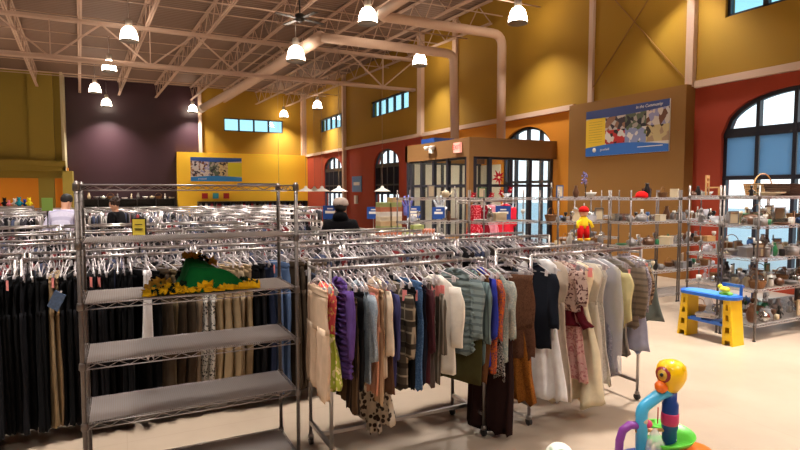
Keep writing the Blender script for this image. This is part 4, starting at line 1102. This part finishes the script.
# local axes: screen right is roughly (.894,-.447), towards camera (-.447,-.894)
rx, ry = .894, -.447; cx_, cy_ = -.447, -.894
def Q(r, c, z): return (r*rx+c*cx_, r*ry+c*cy_, z)
def rot(p): return Q(*p)
MB().prism([tuple(Q(-.02+.36*math.cos(a)*1.0, .0+.26*math.sin(a), 0)[:2]) for a in [2*PI*i/28 for i in range(28)]], 'z', 0, .06).build('base', TN, at)
p = MB().lathe([(.055,.06),(.05,.12),(.045,.3),(.052,.32),(.052,.48),(.04,.5),(.04,.57)], n=18); p.build('column', TN, at)
MB().lathe([(.0535,.34),(.056,.35),(.056,.41),(.0535,.42)], n=18).build('magenta_band', TM, at)
hd = MB()
hd.add(*(lambda b: (b.v, b.f))(MB().ball((0,0,.675), .098, 20, sz=1.0)), True)
o = hd
body = MB().lathe([(.045,.565),(.055,.58),(.075,.61),(.095,.655),(.1,.69),(.09,.735),(.06,.765),(.02,.776),(.002,.777)], n=24, sx=1.0, sy=.95).build('duck_head', TYD, at)
m = MB()
for k in (-1, 0, 1): m.tube([Q(k*.04, -.075, .70), Q(k*.04, -.045, .743-.008*abs(k)), Q(k*.04, .02, .759-.01*abs(k)), Q(k*.04, .07, .715)], .024, 12)
m.build('feather_ridge', TYD, body)
# eye: white-ringed disc facing the left-front
def disc(m, c, nrm, r, th, n=20):
    N_ = Vector(nrm).normalized(); c = Vector(c)
    m.tube([c, c+N_*th], r, n); return m
nd = Q(-.88, .47, 0); ec = Vector(Q(-.062, .036, .69))
for nm, r, mt_, off in (('eye_ring', .052, mat('toy_eye_red', (150,36,44), .35), .02), ('eye_iris', .034, mat('toy_eye_gold', (214,170,60), .35), .026), ('pupil', .012, BLACKP, .032), ):
    m = MB(); disc(m, ec+Vector(nd)*(-.01), nd, r, off+.01); m.build(nm, mt_, body)
m = MB(); c0 = Vector(Q(-.078, .03, .605))
m.tube([c0+Vector(Q(.03,-.03,.0)), c0+Vector(Q(-.01,.01,.0)), c0+Vector(Q(-.035,.02,-.004))], [.04,.042,.022], 12); m.build('beak', TO, body)
MB().tube(bend([Q(-.19,.02,.03), Q(-.2,.02,.455), Q(-.06,.01,.56), Q(.0,.0,.56)], .045), .038, 14).build('blue_arch', TC, at)
MB().tube([Q(-.19,.0,.30), Q(-.23,.02,.34), Q(-.28,.03,.345), Q(-.325,.03,.31), Q(-.345,.03,.24), Q(-.35,.03,.05)], .027, 12).build('purple_arch', TP, at)
m = MB()
pts = [Q(.0+(.05+.0)*math.cos(a)*1.0+.0, .06*math.sin(a), .33-.035*a/2) for a in [i*PI/8 for i in range(0, 30)]]
pr = MB()
for k, a in enumerate([i*PI/10 for i in range(26)]):
    pass
vs = []; fs = []
nn = 46
for i in range(nn):
    a = -2.6+i*.26; z = .30-.0048*i
    for r_, dz in ((.05, .0), (.15 if i > 2 else .1, .0), (.165, .03), (.16, .032), (.13, -.012), (.05, -.012)):
        q = Q(r_*math.cos(a), r_*math.sin(a)*.9, z+dz); vs.append(q)
for i in range(nn-1):
    for j in range(6): fs.append((i*6+j, i*6+(j+1) % 6, (i+1)*6+(j+1) % 6, (i+1)*6+j))
fs += [tuple(range(5,-1,-1)), tuple((nn-1)*6+j for j in range(6))]
MB().add(vs, fs, True).build('spiral_ramp', TGR, at)
MB().lathe([(.055,.05),(.1,.06),(.115,.09),(.11,.1),(.05,.075),(.002,.075)], Q(.11,.1,0)[0], Q(.11,.1,0)[1], .12, 18).build('orange_cup', TO, at)
# hanging clear bag of loose pieces
m = MB(); m.lathe([(.01,.33),(.03,.3),(.06,.24),(.07,.16),(.06,.1),(.01,.09)], *Q(-.12,.05,0)[:2], 0, 14)
m.build('bag_of_parts', FILM, at)
m = MB(); R3 = random.Random(5)
for k in range(14):
    c = Q(-.12+R3.uniform(-.035,.035), .05+R3.uniform(-.03,.03), R3.uniform(.12,.25)); m.ball(c, .018, 8)
m.build('loose_balls', mat('cream_balls', (216,200,170), .4), at)
MB().ball(Q(-.16,.02,.35), .035, 14, sz=.8).build('pink_shell', mat('toy_pink', (222,60,120), .35), at)
MB().tube([Q(-.1,.04,.47), Q(-.1,.04,.36)], .004, 5).build('hook_string', CER['red'], at)
MB().tube([Q(-.235,.02,.3), Q(-.02,.0,.3)], .012, 8).build('cross_bar', mat('toy_tan', (220,170,110), .4), at)
MB().ball(Q(-.19,.03,.375), .03, 12).build('cream_knob', CER['cream'], at)

# patterned ball on the floor
t = tag(MB().ball((0,0,0), .1, 24).build('play_ball', None or fab((236,232,220), 'floral', (60,130,90), .35, (220,170,60))), 'white play ball with green and yellow marks at the bottom edge of the picture', 'ball')
t.location = (2.6, 2.8, .1)

# ---------------------------------------------------------------- signs
def aisle_sign(u, v, z, lab, w=.28, h=.26, big=1):
    t = empty('aisle_sign', (u, v, z), -.46, lab, 'sign')
    MB().box(-w/2, w/2, -.008, .008, -h/2, h/2).build('sign_panel', BLUESIGN, t)
    MB().box(-w*.34, w*.34, -.011, -.0085, -.02, .03).build('white_line', WHITEP, t)
    MB().box(-w*.2, w*.2, -.011, -.0085, .06, .085).build('white_mark', WHITEP, t)
    MB().box(-.008, .008, -.006, .006, -z+.0, -h/2).build('stand_pole', CHROME, t)
    MB().box(-.14, .14, -.1, .1, -z, -z+.015).build('stand_foot', CHROME, t)
    return t
aisle_sign(3.62, 10.25, 1.47, 'blue aisle sign left of the capped person')
aisle_sign(4.95, 11.2, 1.40, 'blue aisle sign in front of the rust wall window')
aisle_sign(5.95, 11.2, 1.40, 'dark blue aisle sign with a white square before the vestibule', .3, .28)
MB().box(-.07, .07, -.0125, -.0112, -.11, -.035).build('white_square', WHITEP, [o for o in bpy.data.objects if o.get('label', '').startswith('dark blue aisle')][0])
aisle_sign(6.42, 10.9, 1.38, 'blue aisle sign before the vestibule corner', .28, .27)
aisle_sign(7.16, 9.5, 1.42, 'larger blue aisle sign beside the pink dress', .32, .3)
t = empty('wall_sign', (UW-.02, 26.7, 2.2), 0, 'pale blue square sign on the rust wall between two arched windows', 'sign')
MB().box(-.02, .02, -.62, .62, -.4, .4).build('sign_panel', mat('sky_sign', (90,140,200), .4), t)
MB().box(-.023, -.0205, -.4, .4, -.06, .1).build('white_line', WHITEP, t)
tag(MB().box(UW-.1, UW, 26.6, 26.9, 1.2, 1.62).build('wall_phone', WHITEP), 'white phone box on the rust wall under the pale blue sign', 'phone')

def photo(c1, c2, c3, k):
    m = bpy.data.materials.new('printed_photo'); m.use_nodes = True; nt = m.node_tree; b = nt.nodes['Principled BSDF']; b.inputs['Roughness'].default_value = .4
    tc = nt.nodes.new('ShaderNodeTexCoord'); mp = nt.nodes.new('ShaderNodeMapping'); mp.inputs['Location'].default_value = (k, k*2.3, k*.7)
    v = nt.nodes.new('ShaderNodeTexVoronoi'); v.inputs['Scale'].default_value = 9
    nt.links.new(tc.outputs['Object'], mp.inputs[0]); nt.links.new(mp.outputs[0], v.inputs[0])
    r = nt.nodes.new('ShaderNodeValToRGB'); r.color_ramp.interpolation = 'CONSTANT'; e = r.color_ramp.elements
    e[0].color = lin(c1)+(1,); e[1].position = .45; e[1].color = lin(c2)+(1,); n = e.new(.7); n.color = lin(c3)+(1,)
    sp = nt.nodes.new('ShaderNodeSeparateColor'); nt.links.new(v.outputs['Color'], sp.inputs[0]); nt.links.new(sp.outputs[0], r.inputs[0]); nt.links.new(r.outputs[0], b.inputs[0])
    return m
PH = [photo((200,190,185),(60,50,60),(150,110,90),1), photo((90,100,80),(170,160,150),(40,40,50),2), photo((210,200,190),(150,150,190),(110,70,50),3),
      photo((190,50,50),(30,30,36),(225,220,215),4), photo((140,150,190),(90,110,80),(220,215,210),5), photo((200,180,130),(60,50,40),(170,140,110),6)]
def wave_band(x0, x1, z0, f, n=16):
    return [(x0, z0), (x1, z0)]+[(x1+(x0-x1)*i/n, f(1-i/n)) for i in range(n+1)]
# sign A: local x along the sign, y depth (towards viewer negative), z up
def banner(loc, rz, L, H, lab, small=False):
    t = empty('wall_banner', loc, rz, lab, 'sign')
    MB().box(0, L, -.03, 0, 0, H).build('backing_panel', mat('banner_white', (224,216,206), .4), t)
    if not small:
        MB().prism([(0,H*.17),(0,H*.80)]+[(L*.26*i/8, H*(.80+.05*math.sin(PI/2*i/8))) for i in range(1, 9)]+[(L*.26,H*.24)]+[(L*.26*(1-i/6), H*(.17+.07*(1-i/6))) for i in range(1, 6)], 'y', -.034, -.03).build('yellow_field', mat('banner_yellow', (244,206,60), .45), t)
        m = MB()
        for k in range(9): m.box(L*.04, L*.22, -.036, -.0345, H*(.3+k*.055), H*(.306+k*.055))
        m.build('printed_line', mat('print_grey', (150,130,60), .6), t)
        for k in range(6):
            c, r_ = k % 3, k//3; x0 = L*(.26+.247*c); z0 = H*(.21+.32*(1-r_))
            MB().box(x0, x0+L*.247, -.034, -.03, z0, z0+H*.32).build('photo', PH[k], t)
        MB().prism(wave_band(0, L, 0, lambda s: H*(.16+.09*math.sin(s*PI*.9+.3)-.02*s)), 'y', -.038, -.034).build('bottom_band', mat('banner_blue', (52,110,190), .4), t)
        MB().prism([(0,H),(L,H)]+[(L-L*i/16, H*(.86-.03*math.sin(PI*i/16)-.03*(i/16))) for i in range(17)], 'y', -.038, -.034).build('top_band', mat('banner_navy', (56,74,130), .4), t)
        text('In the Community', H*.085, WHITEP, t, (L*.78, -.04, H*.925), (PI/2, 0, 0), shear=.25)
        text('goodwill', H*.075, WHITEP, t, (L*.26, -.04, H*.13), (PI/2, 0, 0))
        text('donate  shop  jobs', H*.04, WHITEP, t, (L*.8, -.04, H*.12), (PI/2, 0, 0)) if 0 else MB().box(L*.66, L*.94, -.0405, -.0385, H*.115, H*.13).build('white_line', WHITEP, t)
        MB().tube([(L*.12, -.0385, H*.13), (L*.12, -.041, H*.13)], H*.05, 18).build('round_mark', WHITEP, t)
    else:
        MB().box(L*.72, L, -.034, -.03, H*.2, H*.8).build('yellow_field', mat('banner_lime', (206,196,40), .45), t)
        for k in range(4): MB().box(L*(.0+.18*k), L*(.18+.18*k), -.034, -.03, H*.2, H*.86).build('photo', [PH[0], PH[2], PH[1], PH[5]][k], t)
        MB().prism(wave_band(0, L, 0, lambda s: H*(.17+.06*math.sin(s*PI))), 'y', -.038, -.034).build('bottom_band', mat('banner_blue2', (40,130,200), .4), t)
        MB().prism([(0,H),(L,H)]+[(L-L*i/16, H*(.86-.05*math.sin(PI*i/16))) for i in range(17)], 'y', -.038, -.034).build('top_band', mat('banner_navy2', (40,80,150), .4), t)
        text('goodwill', H*.1, WHITEP, t, (L*.22, -.04, H*.1), (PI/2, 0, 0))
banner((10.62, 10.66, 2.74), -PI/2, 2.4, 1.12, 'wide blue and yellow photo banner on the tan wall')
banner((3.78, VB-.45, 2.42), 0, 2.95, 1.42, 'blue banded photo banner on the bright yellow end wall', True)

# ---------------------------------------------------------------- goods along the far walls
tw = empty('display_shelf', (4.1, VB-1.05, 0), 0, 'long low black shelving along the yellow end wall', 'shelving')
MB().box(0, 6.6, .5, .56, 0, 1.22).box(0, 6.6, 0, .5, 1.18, 1.22).box(0, 6.6, 0, .5, .55, .58).box(0, 6.6, 0, .5, 0, .06).build('carcass', BLACKP, tw)
for k in range(8): MB().box(k*6.54/7, k*6.54/7+.06, 0, .5, .06, 1.18).build('divider', BLACKP, tw)
R = random.Random(31)
CC = [('white',(226,222,220)),('navy',(40,50,90)),('rose',(196,60,90)),('grey',(140,136,140)),('cream',(206,194,176)),('light blue',(130,150,190)),('black',(24,22,26)),('red',(170,40,50))]
bp_ = {}
for k in range(40):
    n, c = R.choice(CC)
    u = 4.25+k*.158
    if abs(((u-4.1) % (6.54/7))-.03) < .1: u += .09
    m = MB(); cloth(m, [(.46, 0, .03, .02), (.42, 0, .085, .025), (.05, 0, .09, .03)], 900+k, N=12, folds=2, amp=.008)
    if n not in bp_: bp_[n] = m.build('handbag', fab(c)); o = bp_[n]; MB().tube([(0,-.05,.44),(0,-.04,.54),(0,.04,.54),(0,.05,.44)], .006, 5).build('handle', fab(c), o)
    else: o = copy_tree(bp_[n])
    o.location = (u, VB-.85, .5801); o.rotation_euler = (0, 0, PI/2+R.uniform(-.2, .2))
    tag(o, '%s handbag on the low black shelving below the yellow wall' % n, 'handbag', '%s handbags along the yellow wall' % n)
for k, (c, n) in enumerate((('red','red'), ('blue','teal'), ('red','second red'))):
    tag(MB().box(-.17,.17,-.01,.01,0,.33).build('wall_card', CER[c] if k != 1 else mat('teal_card', (40,150,170), .5), loc=(4.55+k*.62+.0, VB-.462, 1.38)), ('left red', 'teal', 'right red')[k]+' square card on the yellow wall above the black shelving', 'card')
# shelves below the maroon wall
mw = empty('display_shelf', (-2.1, VB-.75, 0), 0, 'low dark shelving with figurines below the maroon wall', 'shelving')
MB().box(0, 5.0, 0, .6, 1.36, 1.4).box(0, 5.0, 0, .6, .95, .98).box(0, 5.0, .56, .6, 0, 1.36).build('carcass', BLACKP, mw)
for k in range(6): MB().box(k*.99, k*.99+.05, 0, .56, 0, 1.36).build('divider', BLACKP, mw)
for k in range(14):
    kd = ['figurine','vase','bowl','teapot','basket','figurine','plate_stack'][k % 7]
    good(kd, ['white','cream','grey'][k % 3], (-1.85+k*.35, VB-.5, 1.4005), 0, 'the low dark shelving below the maroon wall', 1.5)
# alcove soft toys
al = tag(MB().box(-7.2, -3.9, 33.2, 33.8, .0, 1.1).build('display_table', CER['grey']), 'grey display table of soft toys before the orange alcove', 'table')
TOYC = [('red',(190,30,40)),('white',(226,222,216)),('yellow',(226,206,40)),('black',(24,22,26)),('teal',(30,130,150)),('brown',(110,70,50)),('pink',(216,120,130)),('blue',(40,80,170))]
for k in range(15):
    n, c = TOYC[(k*3) % 8]; mt_ = fab(c)
    x, y = -7.0+k*.21, 33.5+(.1 if k % 2 else -.1)
    t = empty('soft_toy', (x, y, 1.1), 0, '%s soft toy on the display table before the orange alcove, %s from its left end' % (n, ('first','second','third','fourth','fifth','sixth','seventh','eighth','ninth','tenth','eleventh','twelfth','thirteenth','fourteenth','last')[k]), 'soft toy', 'soft toys before the alcove')
    hh = 1+.5*((k*7) % 5)/4
    MB().lathe([(.06,0),(.11,.05),(.1,.16),(.06,.24),(.002,.25)], n=12).build('body', mt_, t); MB().ball((0,0,.31), .085, 12).build('head', mt_, t)
    for s in (-1, 1):
        MB().ball((s*.06,0,.39), .03, 8).build('ear', mt_, t); MB().tube([(s*.08,0,.18),(s*.15,-.05,.1)], [.035,.03], 8).build('arm', mt_, t)
    t.scale = (hh*.7, hh*.7, hh*.75)
# stack of boxed sets and gloves etc before the vestibule
tb = empty('display_table', (4.9, 9.9, 0), 0, 'low white table of boxed goods before the vestibule', 'table')
MB().box(-.5, .9, -.3, .3, .98, 1.02).build('table_top', WHITEP, tb)
for x in (-.46, .86):
    for y in (-.26, .26): MB().box(x-.02, x+.02, y-.02, y+.02, 0, .98).build('leg', CHROME, tb)
BX = [('terracotta',(186,110,80)),('cream',(214,200,172)),('green',(150,160,100)),('white',(226,222,214)),('tan',(190,160,120))]
k = 0
for col, n in ((0, 7), (1, 8), (2, 1), (3, 2), (4, 1)):
    for j in range(n):
        nm, c = BX[(k*2+col) % 5]
        o = MB().box(-.11,.11,-.1,.1,0,.085).box(-.113,.113,-.103,.103,.06,.09)
        o = o.build('gift_box', mat('box_'+nm, c, .6), loc=(4.58+col*.25, 9.9, 1.021+j*.0915), rot=R.uniform(-.08, .08))
        tag(o, '%s gift box, %s up in stack %s on the low white table' % (nm, ('lowest','second','third','fourth','fifth','sixth','seventh','eighth')[j], ('one','two','three','four','five')[col]), 'box', 'gift boxes on the low white table'); k += 1
for k, (u, c, n) in enumerate(((6.2, (110,110,190), 'violet'), (7.1, (190,200,210), 'white'))):
    t = empty('foam_hand', (u*.98, 11.75, 1.0), -.46, '%s open hand decal prop standing before the vestibule glass' % n, 'decoration')
    m = MB(); mt_ = mat('foam_'+n, c, .6)
    m.lathe([(.09,.3),(.1,.4),(.1,.52),(.08,.56)], n=12, sy=.3)
    for a, L_ in ((-.5,.16),(-.2,.22),(.08,.24),(.35,.2)): m.tube([(a*.16,0,.52),(a*.16+math.sin(a)*L_,0,.54+L_*math.cos(a))], [.03,.024], 8)
    m.tube([(.08,0,.4),(.17,0,.48)], [.03,.026], 8); m.build('hand', mt_, t)
    MB().tube([(0,0,-1.0),(0,0,.32)], .015, 6).build('pole', CHROME, t)
    MB().box(-.12,.12,-.12,.12,-1.0,-.985).build('foot', CHROME, t)

# children's dresses on a stand near the vestibule corner
cr = rack_proto(1.24, False); cr.location = (6.65, 10.0, 0); cr.scale = (1, 1, 1.2); tag(cr, 'chrome rack with red and pink childrens dresses before the vestibule', 'garment rack')
for k, (u, c, c2, pat, lab) in enumerate(((6.80,(178,24,44),(226,120,130),'dots','red spotted childs dress on the rack by the vestibule'),(7.0,(120,16,32),None,'plain','dark red childs dress between the spotted red and pink ones'),
      (7.2,(226,136,152),(236,170,180),'floral','pink childs dress beside the larger blue sign'),(7.62,(214,40,60),None,'plain','bright red childs top at the end of the rack by the vestibule'))):
    g = garment('dress' if k < 3 else 'shirt', fab(c, pat, c2 or (240,230,210), 1.5), -.1, -.75, w=.36, th=.02, seed=950+k, flare=1.1)
    g.location = (u, 10.0, RH*1.2); g.rotation_euler = (0, 0, .9 if k != 1 else .4); tag(g, lab, 'dress' if k < 3 else 'shirt')
# red poinsettias along the rack top, one hung on the glass
def poins(loc, s, lab):
    t = empty('artificial_poinsettia', loc, 0, lab, 'flower'); m = MB()
    for k in range(9):
        a = k*2*PI/9; r_ = s*(1 if k % 2 else .8)
        p = [(0,0,0),(r_*.5*math.cos(a-.3),-.01,r_*.5*math.sin(a-.3)),(r_*math.cos(a),.0,r_*math.sin(a)),(r_*.5*math.cos(a+.3),-.01,r_*.5*math.sin(a+.3))]
        q = [(x,y+.008,z) for x,y,z in p]; m.add(p+q, [(0,1,2,3),(7,6,5,4),(0,4,5,1),(1,5,6,2),(2,6,7,3),(3,7,4,0)])
    m.build('petals', fab((170,20,44)), t); MB().ball((0,-.015,0), s*.16, 8).build('centre', CER['cream'], t); return t
for k, (u, z) in enumerate(((6.72,1.78),(6.95,1.8),(7.2,1.78),(7.45,1.84),(7.7,1.9))): poins((u, 9.96, z), .1, 'red artificial flower on the childrens rack, %s from its left end' % ('first','second','third','fourth','fifth')[k])
poins((8.9, 12.02, 2.23), .22, 'large red artificial flower hanging on the vestibule glass')
# tiny plush bits: white bags behind, red cart etc
tag(MB().box(-.2,.2,-.16,.16,0,.42).box(-.22,.22,-.18,.18,.42,.46).build('red_bin', CER['red'], loc=(5.5, 10.9, 0)), 'red plastic bin behind the childrens rack', 'bin') if 0 else None

# ---------------------------------------------------------------- people
def skin(name, verts, edges, m, parent, sub=2):
    me = bpy.data.meshes.new(name); me.from_pydata([v[:3] for v in verts], edges, []); me.materials.append(m)
    o = bpy.data.objects.new(name, me); C.objects.link(o); o.parent = parent
    s = o.modifiers.new('skin', 'SKIN'); s.use_smooth_shade = True
    for i, v in enumerate(verts):
        r = v[3] if isinstance(v[3], tuple) else (v[3], v[3]); me.skin_vertices[0].data[i].radius = r
        me.skin_vertices[0].data[i].use_root = (i == 0)
    if sub: u_ = o.modifiers.new('sub', 'SUBSURF'); u_.levels = sub; u_.render_levels = sub
    return o
SKIN = mat('skin_light', (214,160,130), .55)
def person(loc, rz, H, lab, top, trouser, hair, cap=None, lean=0, hood=False, arms=0.5):
    t = empty('person', loc, rz, lab, 'person'); s = H/1.75
    V = []; E = []
    def a(x, y, z, r, p=None):
        L_ = max(0, z-.95)
        V.append(((x)*s, (y-lean*L_)*s, (z-.12*lean*L_)*s, (r[0]*s, r[1]*s) if isinstance(r, tuple) else r*s))
        if p is not None: E.append((p, len(V)-1))
        return len(V)-1
    pel = a(0,0,.95,(.13,.1)); wst = a(0,0,1.1,(.12,.095),pel); che = a(0,0,1.3,(.15,.11),wst); nk0 = a(0,.01,1.44,(.07,.065),che)
    nk = a(0,0,1.5,.052,nk0); h1 = a(0,-.01,1.58,(.068,.08),nk); h2 = a(0,-.01,1.66,(.074,.09),h1); h3 = a(0,0,1.72,(.05,.06),h2)
    ns = a(0,-.115,1.61,.012,h1) 
    for sd in (-1, 1):
        a(sd*.08,0,1.62,.014,h1)
        sh = a(sd*.17,.01,1.40,.062,che); el_ = a(sd*.25,-.02,1.14,.044,sh); wr = a(sd*.22,-.26*arms-.02,1.0+.1*arms,.03,el_); pm = a(sd*.21,-.26*arms-.1,1.0+.12*arms,(.035,.018),wr)
        for f, (dx, L2) in enumerate(((-.03,.06),(-.01,.075),(.01,.08),(.03,.065))):
            k1 = a(sd*.21+dx,-.26*arms-.15,1.0+.12*arms,.0085,pm); a(sd*.21+dx*1.1,-.26*arms-.15-L2*.6,.985+.12*arms,.0075,k1)
        tk = a(sd*.21-sd*.045,-.26*arms-.12,1.0+.12*arms,.009,pm); a(sd*.21-sd*.055,-.26*arms-.15,.995+.12*arms,.008,tk)
        hp = a(sd*.09,0,.86,.09,pel); kn = a(sd*.1,-.01,.5,.058,hp); an = a(sd*.1,.02,.1,.04,kn); a(sd*.1,-.12,.035,.035,an)
    body = skin('body', V, E, SKIN, t)
    # eyes and mouth
    for sd in (-1, 1):
        lz = 1.635-.95; MB().ball((sd*.03*s, (-.088-lean*lz)*s, (1.635-.12*lean*lz)*s), .011*s, 8).build('eye', BLACKP, t)
    lz = .6; MB().box(-.025*s, .025*s, (-.095-lean*lz)*s, (-.085-lean*lz)*s, (1.562-.12*lean*lz)*s, (1.57-.12*lean*lz)*s).build('mouth', mat('lip', (150,80,76), .6), t)
    # jacket
    V = []; E = []
    q = a(0,0,.9,(.165,.13)); q2 = a(0,0,1.1,(.155,.125),q); q3 = a(0,0,1.32,(.19,.135),q2); q4 = a(0,.01,1.47,(.12,.12) if hood else (.085,.085),q3)
    for sd in (-1, 1):
        sh = a(sd*.185,.01,1.41,.085,q3); e1 = a(sd*.265,-.02,1.14,.066,sh); a(sd*.225,-.26*arms-.0,1.0+.1*arms,.048,e1)
    if hood: h_ = a(0,.06,1.545,(.115,.1),q4); a(0,.13,1.5,(.1,.07),h_)
    skin('jacket' if not cap else 'hooded_jacket', V, E, top, t)
    V = []; E = []
    q = a(0,0,.95,(.145,.118))
    for sd in (-1, 1):
        hp = a(sd*.095,0,.84,.104,q); kn = a(sd*.105,-.01,.5,.078,hp); a(sd*.105,.02,.1,.062,kn)
    skin('trousers', V, E, trouser, t)
    for sd in (-1, 1): MB().lathe([(.045,0),(.055,.02),(.045,.07),(.03,.09)], sd*.105*s, -.05*s, 0, 12, sy=2.2).build('shoe', BLACKP, t)
    lz = .73; c = Vector((0, (.0-lean*lz)*s, (1.68-.12*lean*lz)*s))
    hm = MB(); R4 = random.Random(9)
    hm.ball((c.x, c.y+.012, c.z-.012), .098*s, 16, sx=.93, sy=1.05, sz=1.0)
    if hair == 'short':
        for k in range(40):
            a_ = R4.uniform(0, 2*PI); e_ = R4.uniform(.1, 1.4); hm.ball((c.x+.085*s*math.cos(a_)*math.cos(e_), c.y+.02+.09*s*math.sin(a_)*math.cos(e_), c.z+.088*s*math.sin(e_)), .026*s, 6)
    # trim the hair off the face: keep only points behind or above the brow
    def keep(p): return p[1] > c.y-.055*s or p[2] > c.z+.03*s
    hm.f, hm.mi, hm.sm = zip(*[(f, i, m_) for f, i, m_ in zip(hm.f, hm.mi, hm.sm) if all(keep(hm.v[k]) for k in f)])
    hm.build('hair', mat('hair_brown', (58,38,28), .7) if hair == 'short' else mat('hair_dark', (30,24,22), .7), t)
    if cap:
        MB().lathe([(.108*s,-.0),(.112*s,.03),(.1*s,.075),(.06*s,.108),(.01*s,.115)], c.x, c.y, c.z-.005, 18).build('cap_crown', cap, t)
        MB().prism([(-.07*s,-.09*s),(.07*s,-.09*s),(.06*s,-.16*s),(0,-.185*s),(-.06*s,-.16*s)], 'z', c.z-.0, c.z+.012).build('cap_brim', cap, t).location = (0, c.y, 0)
    return t
person((2.73, 7.3, 0), -.46+PI, 1.76, 'person in a pale grey cap and black hooded jacket, seen from behind among the racks', fab((16,15,18)), fab((30,32,44)), 'dark', fab((190,172,160)), 0, True)
person((-.93, 11.25, 0), PI-.3, 1.86, 'person in a white shirt bending over the racks on the left, seen from behind', fab((214,210,232), 'stripe', (190,186,214), .5), fab((40,44,60)), 'dark', None, .4)
person((-.03, 12.75, 0), 2.65+PI*1.5-PI, 1.74, 'person with short brown hair and a black jacket, in profile among the racks', fab((20,19,22)), fab((30,30,36)), 'short', None, .12)

# ---------------------------------------------------------------- daylight, camera
wd = bpy.data.worlds.new('sky'); bpy.context.scene.world = wd; wd.use_nodes = True; nt = wd.node_tree
bg = nt.nodes['Background']; tc = nt.nodes.new('ShaderNodeTexCoord'); sp = nt.nodes.new('ShaderNodeSeparateXYZ'); r = nt.nodes.new('ShaderNodeValToRGB')
nt.links.new(tc.outputs['Generated'], sp.inputs[0]); nt.links.new(sp.outputs[2], r.inputs[0]); nt.links.new(r.outputs[0], bg.inputs[0])
e = r.color_ramp.elements; e[0].position = 0; e[0].color = (.95,.98,1,1); e[1].position = .6; e[1].color = (.34,.54,.72,1); k_ = e.new(.22); k_.color = (.86,.95,1,1); k2 = e.new(.34); k2.color = (.42,.70,.86,1)
bg.inputs[1].default_value = WS
cam = bpy.data.cameras.new('camera'); cam.sensor_width = 36; cam.lens = 560/800*36; cam.clip_end = 300; cam.clip_start = .05
co = bpy.data.objects.new('camera', cam); C.objects.link(co); co.location = (0, 0, 1.9)
co.rotation_euler = (PI/2-math.atan(35/560), 0, -math.radians(26.565))
sc = bpy.context.scene; sc.camera = co
sc.view_settings.view_transform = 'Standard'; sc.view_settings.look = 'None'; sc.view_settings.gamma = 1; sc.view_settings.exposure = EXPO
sc.view_settings.use_curve_mapping = False
sc.cycles.use_denoising = True
sc.cycles.max_bounces = 8; sc.cycles.diffuse_bounces = 4; sc.cycles.glossy_bounces = 3; sc.cycles.transparent_max_bounces = 12
sc.cycles.sample_clamp_indirect = 6; sc.cycles.caustics_reflective = False; sc.cycles.caustics_refractive = False
